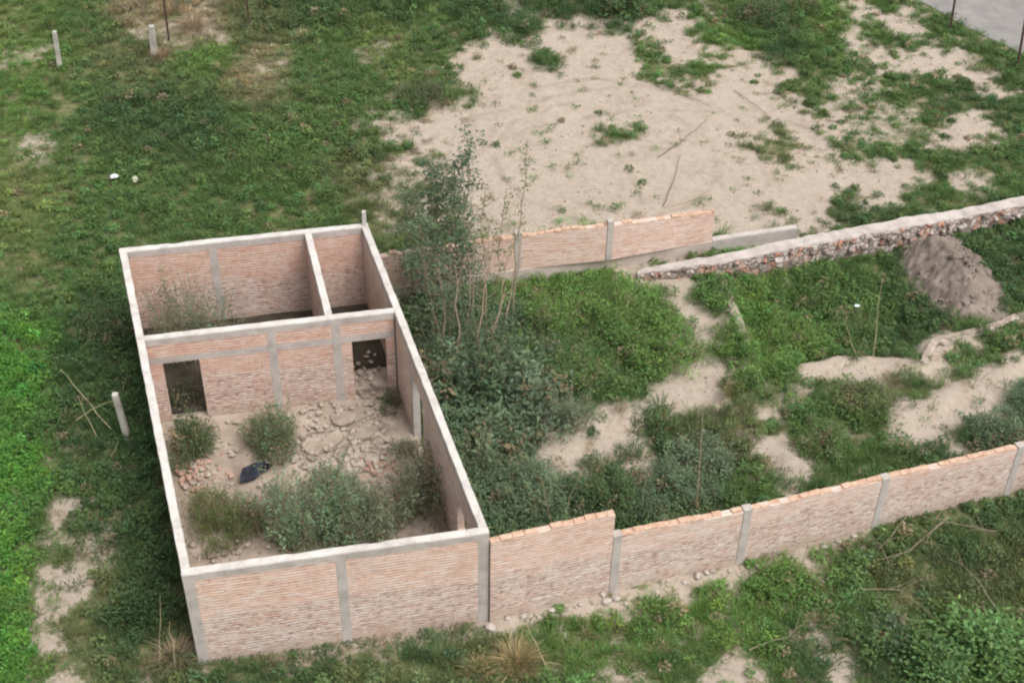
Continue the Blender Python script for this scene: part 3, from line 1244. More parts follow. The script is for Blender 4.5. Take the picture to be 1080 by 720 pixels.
# control points of the plant cover: photo pixel, colour, height, leafiness, density
DG, MG, BG, CR, OL, YG, ST, GG = (.082, .142, .052), (.114, .196, .062), (.138, .245, .062), (.112, .268, .048), (.150, .182, .076), (.176, .238, .076), (.32, .26, .165), (.142, .202, .112)
CTRL = [
    (10, 20, YG, .25, .3, .8), (30, 60, BG, .22, .3, .8), (90, 20, MG, .3, .3, .8), (160, 20, ST, .35, .0, .7), (215, 12, ST, .35, .1, .7), (130, 50, OL, .25, .2, .8),
    (250, 30, OL, .35, .3, 1), (330, 8, DG, .7, .7, 1.1), (420, 8, DG, .7, .7, 1.1), (520, 5, DG, .6, .7, 1.1), (620, 4, DG, .6, .6, 1.1), (700, 3, MG, .4, .5, 1),
    (400, 40, YG, .25, .3, 1), (470, 35, MG, .2, .2, 1), (330, 60, MG, .25, .3, 1), (280, 72, ST, .2, .0, .8), (220, 60, BG, .25, .5, 1),
    (20, 120, BG, .18, .2, .9), (20, 200, YG, .16, .2, .8), (25, 270, YG, .18, .2, .9), (70, 150, MG, .2, .3, .9), (140, 130, DG, .4, .6, 1.1), (210, 140, DG, .45, .7, 1.1),
    (280, 150, MG, .4, .7, 1.1), (340, 120, MG, .4, .6, 1.1), (400, 110, MG, .35, .5, 1), (100, 210, MG, .22, .4, 1), (200, 215, MG, .22, .4, 1), (320, 210, MG, .25, .3, 1),
    (390, 200, OL, .3, .3, .9), (60, 290, MG, .25, .4, 1), (110, 260, MG, .25, .4, 1), (95, 330, DG, .4, .8, 1.1), (130, 380, DG, .45, .8, 1.1), (100, 440, DG, .4, .6, 1), (150, 500, DG, .4, .7, 1.1),
    (110, 560, DG, .35, .6, 1), (170, 600, DG, .5, .8, 1.1), (90, 600, OL, .3, .4, .9), (140, 660, DG, .5, .8, 1.1), (180, 690, OL, .3, .2, .9), (80, 680, OL, .25, .3, .8),
    (75, 345, DG, .3, .5, 1), (72, 400, DG, .3, .4, 1), (75, 460, DG, .3, .4, 1), (70, 290, MG, .22, .2, 1), (20, 300, MG, .2, .2, .9),
    (20, 400, CR, .42, 1., 1.4), (20, 500, CR, .42, 1., 1.4), (10, 600, CR, .42, 1., 1.4), (5, 700, CR, .42, 1., 1.4), (40, 350, CR, .4, 1., 1.3),
    (780, 20, MG, .3, .3, 1), (830, 30, DG, .5, .6, 1), (880, 15, BG, .25, .3, 1), (770, 45, BG, .18, .2, 1), (950, 5, MG, .3, .4, 1), (1050, 75, MG, .35, .4, 1), (1075, 20, MG, .3, .3, .9),
    (960, 110, MG, .22, .3, 1.1), (1020, 110, DG, .22, .3, 1.1), (910, 140, MG, .2, .3, 1), (1000, 200, MG, .25, .3, 1.1), (900, 225, DG, .28, .4, 1.1), (1060, 180, MG, .25, .3, 1),
    (1050, 240, DG, .4, .6, 1.1), (1070, 300, DG, .4, .6, 1), (700, 70, MG, .2, .3, .8), (830, 160, OL, .2, .3, .6),
    (580, 310, BG, .7, .8, 1.2), (640, 320, BG, .75, .8, 1.2), (690, 350, BG, .7, .8, 1.2), (610, 380, MG, .7, .8, 1.2), (660, 400, MG, .55, .7, 1.1), (720, 300, MG, .45, .6, 1), (560, 370, GG, .7, .8, 1.2),
    (800, 310, BG, .6, .7, 1.2), (850, 350, BG, .65, .7, 1.2), (910, 330, MG, .6, .7, 1.2), (820, 370, BG, .5, .6, 1.1), (950, 350, DG, .45, .6, 1.1), (880, 300, MG, .55, .6, 1.1), (1060, 360, MG, .4, .4, 1),
    (500, 420, GG, .7, .9, 1.2), (540, 460, GG, .6, .8, 1.2), (560, 520, GG, .65, .8, 1.2), (640, 500, DG, .65, .8, 1.2), (720, 500, GG, .6, .7, 1.1), (760, 460, OL, .4, .4, 1), (700, 470, DG, .5, .6, 1),
    (800, 520, MG, .4, .4, 1), (880, 400, MG, .35, .4, 1), (920, 410, OL, .35, .4, 1), (860, 450, MG, .4, .4, 1.1), (920, 460, MG, .35, .4, 1), (900, 490, MG, .35, .4, 1), (1000, 470, DG, .35, .5, 1), (1060, 440, GG, .45, .6, 1), (980, 395, MG, .3, .4, 1),
    (240, 705, DG, .28, .2, .9), (330, 695, DG, .25, .2, 1), (420, 680, DG, .3, .3, 1), (400, 715, OL, .35, .1, 1), (500, 690, OL, .4, .1, 1), (560, 690, MG, .3, .4, 1), (620, 680, BG, .3, .4, 1.1), (700, 670, BG, .32, .5, 1.1),
    (780, 650, BG, .35, .6, 1.1), (720, 710, MG, .3, .4, 1), (830, 610, BG, .4, .7, 1.1), (900, 640, MG, .4, .6, 1.1), (960, 610, OL, .35, .3, .9), (1040, 560, DG, .4, .6, 1), (1060, 600, OL, .4, .4, .9), (1000, 680, BG, .5, .9, 1.2), (950, 690, DG, .45, .7, 1.1), (1060, 690, MG, .5, .9, 1.2), (880, 700, DG, .35, .5, .9),
]
CP = np.array([(c[0], c[1]) for c in CTRL], float)
CV = np.array([(*c[2], c[3], c[4], c[5]) for c in CTRL], float)


def cover(x, y):
    px, py = to_px(x, y, 0.0)
    nx = (fbm(x * .8, y * .8, 3, 81) - .5) * 60
    ny = (fbm(x * .8 + 9, y * .8 + 4, 3, 82) - .5) * 60
    out = np.zeros((len(x), CV.shape[1]))
    for i in range(0, len(x), 20000):
        sl = slice(i, i + 20000)
        d2 = ((px[sl] + nx[sl])[:, None] - CP[:, 0]) ** 2 + (((py[sl] + ny[sl])[:, None] - CP[:, 1]) * 1.25) ** 2
        w = 1 / (d2 + 160) ** 1.9
        out[sl] = (w @ CV) / w.sum(1, keepdims=True)
    return out


wall_lines = [(fwb[i], fwb[i + 1]) for i in range(5)] + [(bkb[0], beam_end)] + [(ftp[i], ftp[i + 1]) for i in range(6)]


def wall_dist(x, y):
    d = np.full(len(x), 1e9)
    for a, b in wall_lines:
        ex, ey = b.x - a.x, b.y - a.y
        t = np.clip(((x - a.x) * ex + (y - a.y) * ey) / (ex * ex + ey * ey), 0, 1)
        d = np.minimum(d, np.hypot(x - a.x - t * ex, y - a.y - t * ey))
    return d


HEAP = [v2(at(*p)) for p in [(955, 258), (985, 250), (1012, 256), (1038, 280), (1056, 308), (1050, 334), (1030, 340), (1000, 334), (978, 318), (958, 296)]]
CROP_POLY = [(-200, 335), (42, 335), (56, 400), (56, 500), (34, 548), (32, 640), (20, 740), (20, 900), (-200, 900)]


def sample_plants(n):
    # visible ground trapezoid with a margin all round for a step to the side
    y = rng.uniform(15.0, 52.0, n)
    half = 12.5 + (y - 17.5) * .29
    x = rng.uniform(-1, 1, n) * 23
    k = np.abs(x) < half
    return x[k], y[k]


def plants():
    x, y = sample_plants(95000)
    hs = wpoly_sd(x, y, HOUSE)
    wd = wall_dist(x, y)
    k = (hs < -.05) & (wd > .16) & (wpoly_sd(x, y, HEAP) < .05 + .35 * rng.random(len(x)) ** 2)
    rd = road_dist(x, y)
    k &= (rd < -.15 + rng.normal(0, .12, len(x))) | (rd > W_ROAD + .1)
    x, y, wd = x[k], y[k], wd[k]
    C = cover(x, y)
    soil = soil_mask(x, y)
    clump = fbm(x * 1.1, y * 1.1, 4, 91)
    p = C[:, 5] * np.clip(1.05 - soil, 0, 1) ** 1.3 * (.45 + 1.0 * clump)
    # low weeds that start to take the bare earth
    p = np.maximum(p, .07 * (soil > .5) * sstep(.60, .72, fbm(x * 1.6, y * 1.6, 4, 95)))
    keep = rng.random(len(x)) < np.clip(p, 0, 1) * .8
    x, y, C, soil, clump, wd = x[keep], y[keep], C[keep], soil[keep], clump[keep], wd[keep]
    px, py = to_px(x, y, 0.0)
    crop = poly_sd(px, py, CROP_POLY) > rng.normal(0, 3, len(x))
    leafy = (rng.random(len(x)) > soil * .75) & (rng.random(len(x)) < np.clip(C[:, 4] * .72 + (fbm(x * .7, y * .7, 3, 97) - .5) * .9, .03, .97))
    hvar = np.clip(.35 + 1.3 * fbm(x * 1.4, y * 1.4, 3, 99), .4, 1.6)
    h = C[:, 3] * .9 * hvar * (1 - .6 * soil) * (.45 + .55 * sstep(.2, .9, wd)) * rng.uniform(.75, 1.2, len(x))
    col = jitter_color(C[:, :3], len(x), .20, .09)
    straw = rng.random(len(x)) < .012 + .16 * soil + .05 * sstep(.58, .72, fbm(x * .6, y * .6, 3, 98))
    straw &= ~crop
    col[straw] = np.array(ST) * rng.uniform(.7, 1.2, (straw.sum(), 1))
    z = ground_z(x, y)

    def leafy_plants(sel, K, name, label, lw=1.0):
        xs, ys, zs, hh, cc = x[sel], y[sel], z[sel], h[sel], col[sel]
        P = len(xs)
        th = rng.uniform(0, 2 * math.pi, (P, K))
        rad = (np.sqrt(rng.random((P, K))) * (.07 + .26 * np.clip(hh, .15, .8)[:, None]))
        hz = hh[:, None] * (1 - .5 * (rad / (.07 + .26 * np.clip(hh, .15, .8)[:, None])) ** 2) * (1 - .65 * rng.random((P, K)) ** 2)
        pos = np.stack([xs[:, None] + rad * np.cos(th), ys[:, None] + rad * np.sin(th), zs[:, None] + hz], -1).reshape(-1, 3)
        th2 = th + rng.normal(0, 1.5, (P, K))
        el = rng.normal(.25, .35, (P, K))
        d_ = np.stack([np.cos(th2) * np.cos(el), np.sin(th2) * np.cos(el), np.sin(el)], -1).reshape(-1, 3)
        sz = (rng.uniform(.6, 1.7, (P, 1)) * rng.uniform(.7, 1.25, (P, K))).ravel() * lw
        cl = jitter_color(np.repeat(cc, K, 0), P * K, .13, .05)
        o = leaf_mesh(name, pos, d_, .063 * sz, .032 * sz, cl)
        tag(o, label, 'weeds', kind='stuff')

    def grassy(sel, K, name, label):
        xs, ys, zs, hh, cc = x[sel], y[sel], z[sel], h[sel], col[sel]
        P = len(xs)
        th = rng.uniform(0, 2 * math.pi, (P, K))
        rad = rng.random((P, K)) * .16
        pos = np.stack([xs[:, None] + rad * np.cos(th), ys[:, None] + rad * np.sin(th), np.repeat(zs[:, None] - .01, K, 1)], -1).reshape(-1, 3)
        lean = np.abs(rng.normal(.55, .35, (P, K)))
        d_ = np.stack([np.cos(th) * np.sin(lean), np.sin(th) * np.sin(lean), np.cos(lean)], -1).reshape(-1, 3)
        l_ = (np.clip(hh, .08, .5)[:, None] * rng.uniform(.6, 1.25, (P, K))).ravel()
        w = rng.uniform(.009, .02, P * K)
        cl = jitter_color(np.repeat(cc, K, 0), P * K, .14, .06)
        s = np.stack([-np.sin(th), np.cos(th), rng.normal(0, .25, (P, K))], -1).reshape(-1, 3)
        o = leaf_mesh(name, pos, d_, l_, w, cl, bend=.3, side=s)
        tag(o, label, 'grass', kind='stuff')
    leafy_plants(leafy & ~crop, 48, 'weeds', 'leafy green weeds spreading over the rough ground')
    leafy_plants(crop, 56, 'crop_plants', 'bright green dense crop plants along the left edge', 1.05)
    grassy(~leafy & ~crop, 46, 'grass', 'short rough grass growing in patches around the walls')
    print('plants', len(x), leafy.sum(), crop.sum())


plants()

# ------------------------------------------------------------------ shrubs and saplings (things of their own)


def stem_path(a, b, n=7, wob=.06):
    pts = []
    for i in range(n):
        f = i / (n - 1)
        p = a.lerp(b, f)
        k = math.sin(f * math.pi)
        pts.append(p + Vector((random.uniform(-wob, wob) * k, random.uniform(-wob, wob) * k, 0)))
    return pts


def shrub(px, rad, h, color, label, cat='shrub', name='shrub', leaf=.085, width=.5, nb=14, nl=110, group=None, spread=.22, zbase=None, up=.3):
    b = at(*px)
    z0 = gz(b.x, b.y) if zbase is None else zbase
    root = empty(name, (b.x, b.y, z0), label, cat, group)
    st = MB()
    P, D, Ls = [], [], []
    cols = []
    base = Vector((b.x, b.y, z0 - .03))
    ph1, ph2 = random.uniform(0, 6.28), random.uniform(0, 6.28)
    for i in range(nb):
        ang = random.uniform(0, 2 * math.pi)
        lobe = .82 + .26 * math.sin(2 * ang + ph1) + .2 * math.sin(3 * ang + ph2)
        rr = rad * lobe * math.sqrt(random.random()) * 1.05
        hz = h * (1 - .6 * min(1, rr / rad) ** 2) * random.uniform(.45, 1.08)
        tip = base + Vector((math.cos(ang) * rr, math.sin(ang) * rr, hz))
        mid = base + Vector((math.cos(ang) * rr * .45, math.sin(ang) * rr * .45, hz * .6))
        pts = [base, base.lerp(mid, .5) + Vector((0, 0, .03 * h)), mid, mid.lerp(tip, .5), tip]
        st.tube(pts, .014, .004, 5)
        tint = math.exp(random.gauss(0, .14))
        m = nl
        f = rng.beta(2.2, 1.2, m)
        arr = np.array([list(p) for p in pts])
        t = f * (len(pts) - 1)
        k = np.minimum(t.astype(int), len(pts) - 2)
        q = arr[k] + (arr[k + 1] - arr[k]) * (t - k)[:, None]
        off_ = rng.normal(size=(m, 3)) * spread * rad * random.uniform(.55, 1.25) * np.array([1, 1, .75])
        q = q + off_
        q[:, 2] = np.maximum(q[:, 2], z0 + .03)
        dd = off_ / (np.linalg.norm(off_, axis=1, keepdims=True) + 1e-6) + rng.normal(size=(m, 3)) * .6
        dd[:, 2] = dd[:, 2] * .5 + up
        P.append(q)
        D.append(dd)
        cols.append(jitter_color(np.array(color) * tint, m, .16, .07))
    P, D, cols = np.concatenate(P), np.concatenate(D), np.concatenate(cols)
    s = rng.uniform(.65, 1.35, len(P))
    leaf_mesh('foliage', P, D, leaf * s, leaf * width * s, cols, root)
    st.build('stem', M_BARK, root)
    return root


def weedbush(px, rad, h, color, label, leaf=.06, ns=60, nl=34, squash=(1, 1), zbase=None, cat='shrub', name='weed_bush', off=.07, wid=.45):
    """a patch of upright branching weeds: separate thin stems, leaves strung along each, ragged outline"""
    b = at(*px)
    z0 = gz(b.x, b.y) if zbase is None else zbase
    root = empty(name, (b.x, b.y, z0), label, cat)
    st = MB()
    P, D, cols, Ls = [], [], [], []
    ph1, ph2 = random.uniform(0, 6.28), random.uniform(0, 6.28)
    for i in range(ns):
        ang = random.uniform(0, 6.283)
        lobe = .85 + .28 * math.sin(2 * ang + ph1) + .22 * math.sin(3 * ang + ph2)
        rr = rad * lobe * random.random() ** .6
        x0, y0 = b.x + math.cos(ang) * rr * squash[0], b.y + math.sin(ang) * rr * squash[1]
        hh = h * random.choice((.45, .6, .75, .9, 1.0)) * random.uniform(.75, 1.15) * (1 - .45 * min(1, rr / rad) ** 2)
        lean = random.uniform(0, .45) * hh
        la = ang + random.gauss(0, 1.0)
        p0 = Vector((x0, y0, z0 - .04))
        p1 = Vector((x0 + math.cos(la) * lean, y0 + math.sin(la) * lean, z0 + hh))
        pts = [p0, p0.lerp(p1, .5) + Vector((0, 0, .06 * hh)), p1]
        st.tube(pts, .008, .003, 4)
        tint = math.exp(random.gauss(0, .18))
        m = max(8, int(nl * random.uniform(.5, 1.5) * hh / h + 4))
        arr = np.array([list(p) for p in pts])
        f = rng.beta(1.7, 1.2, m) * 2
        k = np.minimum(f.astype(int), 1)
        q = arr[k] + (arr[k + 1] - arr[k]) * (f - k)[:, None]
        o_ = rng.normal(size=(m, 3)) * (off * random.uniform(.6, 1.8)) * (1.5 - .55 * f)[:, None]
        q = q + o_
        q[:, 2] = np.maximum(q[:, 2], z0 + .02)
        dd = o_ * 6 + rng.normal(size=(m, 3)) * .5
        dd[:, 2] = dd[:, 2] * .5 + .25
        P.append(q)
        D.append(dd)
        base = np.array(color) * tint
        if random.random() < .09:
            base = np.array((.26, .21, .13)) * tint
        cols.append(jitter_color(base, m, .15, .07))
        Ls.append(np.full(m, random.uniform(.6, 1.45)) * rng.uniform(.7, 1.25, m))
    P, D, cols, Ls = np.concatenate(P), np.concatenate(D), np.concatenate(cols), np.concatenate(Ls)
    leaf_mesh('foliage', P, D, leaf * Ls, leaf * wid * Ls, cols, root)
    tag(st.build('stem', M_BARK, root), kind='stuff')
    return root


def sapling(base_px, top_px, label, color, leaf=.10, sprays=16, per=34, name='sapling', low=.25, spray_len=.55, lean=None, r=.028, group=None, dens_top=True):
    b = at(*base_px)
    z0 = gz(b.x, b.y)
    H = height_for(b, top_px[1])
    # sideways lean needed to reach the top pixel
    tx = to_px(b.x, b.y, H)[0]
    dx = (top_px[0] - tx) / FPX * (Vector((b.x, b.y, H)) - Vector((0, 0, CAMH))).length
    root = empty(name, (b.x, b.y, z0), label, 'sapling', group)
    base = Vector((b.x, b.y, z0 - .05))
    top = Vector((b.x + dx, b.y, H))
    pts = stem_path(base, top, 9, .10)
    st = MB()
    st.tube(pts, r, .006, 6)
    P, D, C_ = [], [], []
    for i in range(sprays):
        f = low + (1 - low) * (i + random.random() * .8) / sprays
        f = min(f, .995)
        t = f * (len(pts) - 1)
        k = min(int(t), len(pts) - 2)
        p = pts[k].lerp(pts[k + 1], t - k)
        ang = random.uniform(0, 2 * math.pi)
        ln = spray_len * (1.15 - .75 * f) * random.uniform(.6, 1.3)
        e = p + Vector((math.cos(ang) * ln, math.sin(ang) * ln, ln * random.uniform(.35, .9)))
        if ln > .12:
            st.tube([p, p.lerp(e, .5) + Vector((0, 0, .02)), e], .008, .003, 4)
        g = rng.random(per) ** .7
        q = np.array(list(p)) + (np.array(list(e)) - np.array(list(p))) * g[:, None] + rng.normal(size=(per, 3)) * (.05 + .10 * ln)
        P.append(q)
        dd = rng.normal(size=(per, 3))
        dd[:, 2] = dd[:, 2] * .5 + .15
        D.append(dd)
        C_.append(jitter_color(np.array(color) * math.exp(random.gauss(0, .12)), per, .16, .07))
    P, D, C_ = np.concatenate(P), np.concatenate(D), np.concatenate(C_)
    s = rng.uniform(.6, 1.3, len(P))
    leaf_mesh('foliage', P, D, leaf * s, leaf * .45 * s, C_, root)
    st.build('stem', M_BARK, root)
    return root


BLUEG = (.126, .182, .104)
GREY_G = (.170, .228, .138)
sapling((476, 352), (497, 142), 'tallest leafy sapling right of the house, its tip over the bare lot', BLUEG, .105, 48, 32, spray_len=.66, low=.12, r=.032)
sapling((456, 335), (455, 172), 'bushy blue green sapling against the right outer wall of the house', BLUEG, .105, 56, 38, spray_len=.85, low=.1, r=.03)
sapling((490, 335), (476, 178), 'leafy sapling just left of the tallest one, leaning left', BLUEG, .105, 46, 34, spray_len=.7, low=.12)
sapling((434, 322), (432, 205), 'loose pale green sapling nearest the far right corner of the house', GG, .10, 36, 34, spray_len=.85, low=.12)
sapling((540, 318), (556, 146), 'thin sparse sapling with few leaf tufts before the pale lot, rightmost of the saplings', OL, .08, 18, 15, spray_len=.24, low=.3, r=.016)
sapling((522, 322), (534, 204), 'short thin sapling with sparse tufts below the rightmost thin one', OL, .08, 15, 18, spray_len=.3, low=.25, r=.014)
sapling((505, 330), (512, 196), 'half bare sapling with reddish stem between the leafy ones', (.165, .165, .085), .08, 18, 20, spray_len=.4, low=.25, r=.016)
sapling((468, 372), (442, 236), 'low spreading sapling nearest the back room wall of the house', BLUEG, .105, 40, 38, spray_len=.85, low=.12)
# dead stalks among the saplings
stk = [((470, 372), (462, 268)), ((488, 360), (500, 262)), ((498, 372), (522, 258)), ((510, 350), (516, 235)), ((520, 352), (540, 262)), ((478, 345), (474, 240)), ((500, 345), (492, 225)), ((532, 345), (552, 250)), ((460, 362), (446, 258)), ((515, 372), (535, 300)), ((485, 380), (480, 280)), ((542, 332), (548, 235))]
for (bp, tp) in stk:
    b = at(*bp)
    H = height_for(b, tp[1])
    dx = (tp[0] - to_px(b.x, b.y, H)[0]) * .0215
    z0 = gz(b.x, b.y)
    mb = MB()
    base = Vector((b.x, b.y, z0 - .05))
    pts = stem_path(base, Vector((b.x + dx, b.y, H)), 6, .08)
    mb.tube(pts, .022, .008, 5)
    for _ in range(9):
        k = random.randint(1, 4)
        p = pts[k].lerp(pts[k + 1], random.random())
        a = random.uniform(0, 6.28)
        l_ = random.uniform(.15, .45)
        mb.tube([p, p + Vector((math.cos(a) * l_, math.sin(a) * l_, l_ * random.uniform(.4, 1.2)))], .007, .003, 4)
    o = mb.build('dead_stalk', M_DEADWOOD)
    tag(o, 'reddish brown dry bare stalk standing among the saplings beside the house', 'dead stalk', 'dry stalks among the saplings')

# yard bushes
YARD = [
    ((470, 412), .75, 1.25, BLUEG, 'blue green broad leaf bush hugging the right wall of the house behind its doorway', .11),
    ((515, 410), .8, 1.2, (.075, .12, .06), 'dark broad leaf bush in front of the dry stalks', .12),
    ((560, 425), .8, 1.1, GREY_G, 'grey green bush left of the pale soil patch in the yard', .10),
    ((612, 405), .75, .95, MG, 'mid green bush just above the pale soil patch in the yard', .09),
    ((585, 345), .8, 1.0, BG, 'bright green bush below the brick panel of the back boundary wall', .085),
    ((655, 345), .9, 1.0, BG, 'large bright green bush in the middle of the leafy yard patch', .085),
    ((695, 385), .7, .85, BG, 'bright green bush left of the bare soil path in the yard', .085),
    ((525, 470), .7, .9, GG, 'green bush beside the house wall below the broad leaf bushes', .10),
    ((560, 530), .8, 1.0, GG, 'dull green bush behind the tall panel of the front boundary wall', .09),
    ((640, 530), .75, .85, DG, 'dark green bush behind the step of the front boundary wall', .09),
    ((715, 515), .7, .8, GG, 'dull green bush behind the first low panel of the front wall', .085),
    ((745, 490), .55, .7, GREY_G, 'pale grey green bush in the yard behind a tall dry stem', .085),
    ((835, 350), .8, .8, BG, 'bright green bush below the stone foundation, left of two pale stalks', .08),
    ((905, 345), .8, .75, MG, 'green bush between the pale stalks and the dirt heap', .08),
    ((862, 470), .7, .6, MG, 'rounded green bush right of the small bare earth mound', .075),
    ((900, 425), .6, .5, OL, 'olive bush below the crumbling footing in the yard', .075),
    ((1055, 465), .6, .6, GG, 'grey green bush behind the front wall near the right edge', .085),
    ((450, 105), .75, .6, (.085, .11, .05), 'low dark bush at the left edge of the bare lot', .075),
    ((655, 6), 1.0, 1.0, DG, 'dark tall weed bush at the top edge above the bare lot', .1),
    ((800, 18), .8, .8, DG, 'dark round bush at the top edge, near the road side', .09),
    ((850, 10), .6, .6, MG, 'smaller green bush to the right of the dark round one at the top', .085),
    ((1040, 690), .95, .9, (.14, .25, .085), 'broad leaf bright bush in the lower right corner', .13),
    ((985, 705), .7, .7, (.12, .21, .075), 'broad leaf bush left of the one in the lower right corner', .12),
    ((940, 668), .5, .45, GG, 'small grey green bush near the bare track at lower right', .08),
    ((830, 615), .6, .5, BG, 'bright weed bush outside the front wall near its second column', .085),
    ((145, 650), .6, .6, (.055, .10, .035), 'dark weed bush left of the house front corner', .085),
    ((110, 350), .7, .6, (.06, .10, .036), 'dark weed bush left of the house beside the crop', .085),
]
for (p, r_, h_, c_, lab, lf) in YARD:
    if 'corner' not in lab:
        if lf >= .10:
            weedbush(p, r_ * 1.25, h_ * 1.15, tuple(v * 1.15 for v in c_) if max(c_) < .14 else c_, lab, leaf=.15, ns=int(110 * r_), nl=26, off=.10, wid=.42)
            continue
        weedbush(p, r_ * 1.25, h_ * 1.1, tuple(v * 1.22 for v in c_) if max(c_) < .14 else c_, lab, leaf=lf * .78, ns=int(150 * r_), nl=48, off=.085)
        continue
    shrub(p, r_, h_, c_, lab, leaf=lf, nb=int(22 * r_ / .7), nl=150)

# bushes inside the house
IN = [
    ((202, 478), .70, .95, (.080, .132, .052), 'dark green bush at the left doorway inside the roofless house', .06, 130, (1, 1)),
    ((288, 474), .75, 1.1, (.125, .180, .088), 'round green bush in front of the middle wall inside the house', .06, 170, (1.0, .8)),
    ((238, 558), 1.0, 1.0, (.100, .150, .040), 'fine yellowish green bush behind the left part of the house front', .045, 230, (1.15, .8)),
    ((330, 566), 1.3, 1.75, (.170, .255, .140), 'largest grey green bush inside the house, at the middle of its front', .062, 330, (1.2, .8)),
    ((388, 566), .95, 1.4, (.165, .210, .122), 'grey green bush right of the largest one, close to the front corner bush', .062, 170, (1.1, .9)),
    ((446, 535), .85, 1.7, (.178, .205, .125), 'olive grey bush in the front right corner inside the house', .058, 140, (.8, 1.1)),
    ((372, 535), .6, .55, (.150, .165, .100), 'low dusty weed on the broken floor of the house', .05, 60, (1.2, .8)),
    ((345, 515), .45, .45, (.150, .185, .110), 'dusty low weed behind the largest bush inside the house', .05, 40, (1.2, .8)),
    ((425, 480), .4, .45, (.150, .175, .105), 'small grey weed on the rubble by the right wall of the house', .05, 36, (1, 1)),
    ((412, 430), .35, .35, (.095, .12, .058), 'small dark weed beside the right doorway inside the house', .055, 30, (1, 1)),
    ((208, 378), .85, height_for(at(208, 378), 292), (.160, .205, .118), 'tall grey green bush growing in the back left room of the house', .06, 190, (1.1, .6)),
    ((190, 425), .6, .6, (.075, .10, .048), 'dark weed behind the left doorway in the back left room', .06, 60, (1.1, .7)),
]
for (p, r_, h_, c_, lab, lf, ns, sq) in IN:
    weedbush(p, r_, h_, c_, lab, leaf=lf, ns=ns, nl=46, squash=sq, zbase=.05)

# looser tall weeds between the saplings and the yard
for (p, r_, h_, c_, lab) in [
    ((462, 372), .7, 1.5, BLUEG, 'tall loose weeds round the foot of the bushy sapling'),
    ((508, 372), .7, 1.4, BLUEG, 'tall loose weeds among the dry stalks beside the house'),
    ((598, 452), .6, 1.2, GREY_G, 'tall wispy grey green weeds at the near side of the pale soil patch'),
    ((500, 500), .7, 1.2, GG, 'tall wispy weeds close to the small window of the house'),
    ((680, 545), .6, .9, GG, 'wispy weeds just behind the second column of the front wall'),
]:
    weedbush(p, r_, h_, c_, lab, leaf=.06, ns=70, nl=40, name='tall_weed')

# dry grass tussocks


def tussock(px, r_, h_, n, label, col=(.38, .31, .17)):
    b = at(*px)
    z0 = gz(b.x, b.y)
    th = rng.uniform(0, 6.28, n)
    n = int(n * 1.8)
    th = rng.uniform(0, 6.28, n)
    ln = np.abs(rng.normal(.38, .34, n))
    rad = rng.random(n) * r_ * .7
    pos = np.stack([b.x + rad * np.cos(th), b.y + rad * np.sin(th), np.full(n, z0 - .01)], -1)
    d_ = np.stack([np.cos(th) * np.sin(ln), np.sin(th) * np.sin(ln), np.cos(ln)], -1)
    s = np.stack([-np.sin(th), np.cos(th), rng.normal(0, .3, n)], -1)
    o = leaf_mesh('dry_grass_tuft', pos, d_, h_ * rng.uniform(.6, 1.2, n), rng.uniform(.008, .015, n), jitter_color(np.array(col), n, .3, .06), bend=.4, side=s)
    for v in (0,):
        pass
    tag(o, label, 'dry grass', 'dry grass tufts')


tussock((545, 700), .5, .75, 420, 'straw coloured dry grass tuft below the house front right corner')
tussock((505, 710), .4, .5, 260, 'smaller dry grass tuft to the left of the straw coloured one below the house')
tussock((185, 695), .4, .7, 260, 'dry grass tuft against the house front left corner', (.34, .28, .18))
tussock((170, 62), .35, .7, 240, 'dry reddish grass tuft at the foot of the pale fence post', (.36, .26, .17))
tussock((205, 30), .5, .8, 300, 'dry pinkish grass tuft right of the dark metal post', (.38, .29, .2))
tussock((320, 40), .4, .6, 200, 'pale dry grass tuft among green weeds near the top', (.3, .29, .17))
tussock((455, 80), .3, .4, 160, 'small dry tuft beside the low dark bush', (.27, .23, .14))

# ------------------------------------------------------------------ posts


def post(name, base_px, top_px, w, mat, label, cat, over=None, h=None, group=None):
    b = at(*base_px)
    H = h if h else height_for(b, top_px[1])
    dx = (top_px[0] - to_px(b.x, b.y, H)[0]) / FPX * 33
    z0 = gz(b.x, b.y) - .2
    mb = MB()
    n = 4
    rings = []
    for i in range(n + 1):
        f = i / n
        c = Vector((b.x + dx * f, b.y, z0 + (H - z0) * f))
        s = w / 2 * (1.06 - .12 * f)
        rings.append([(c.x + sx * s, c.y + sy * s, c.z + (random.uniform(-.008, .008) if i == n else 0)) for sx, sy in ((-1, -1), (1, -1), (1, 1), (-1, 1))])
    for i in range(n):
        for k in range(4):
            mb.quad([rings[i][k], rings[i][(k + 1) % 4], rings[i + 1][(k + 1) % 4], rings[i + 1][k]])
    mb.quad(rings[-1])
    mb.quad(rings[0][::-1])
    o = mb.build(name, mat, None, w * .1)
    return tag(o, label, cat, group)


post('fence_post', (63, 71), (58, 33), .14, M_POST, 'pale concrete fence post standing alone at the far left', 'fence post', group='concrete posts')
post('fence_post', (163, 60), (160, 27), .20, M_POST, 'thick pale concrete fence post with dry grass at its foot', 'fence post', group='concrete posts')
post('fence_post', (136, 464), (121, 415), .14, M_POST, 'leaning grey concrete post close to the left wall of the house', 'fence post', group='concrete posts')
post('metal_post', (178, 42), (172, -8), .06, M_METAL, 'thin dark metal post behind the thick pale post', 'metal post', group='metal posts')
post('metal_post', (263, 24), (258, -12), .05, M_METAL, 'thin dark post among the weeds at the top edge', 'metal post', group='metal posts')
post('metal_post', (1003, 28), (1008, -14), .07, M_METAL, 'rusty dark post on the grass verge by the road', 'metal post', group='metal posts')
post('metal_post', (1073, 73), (1080, 15), .07, M_METAL, 'rusty dark post at the right edge, next to the road', 'metal post', group='metal posts')

# ------------------------------------------------------------------ sticks and dead canes


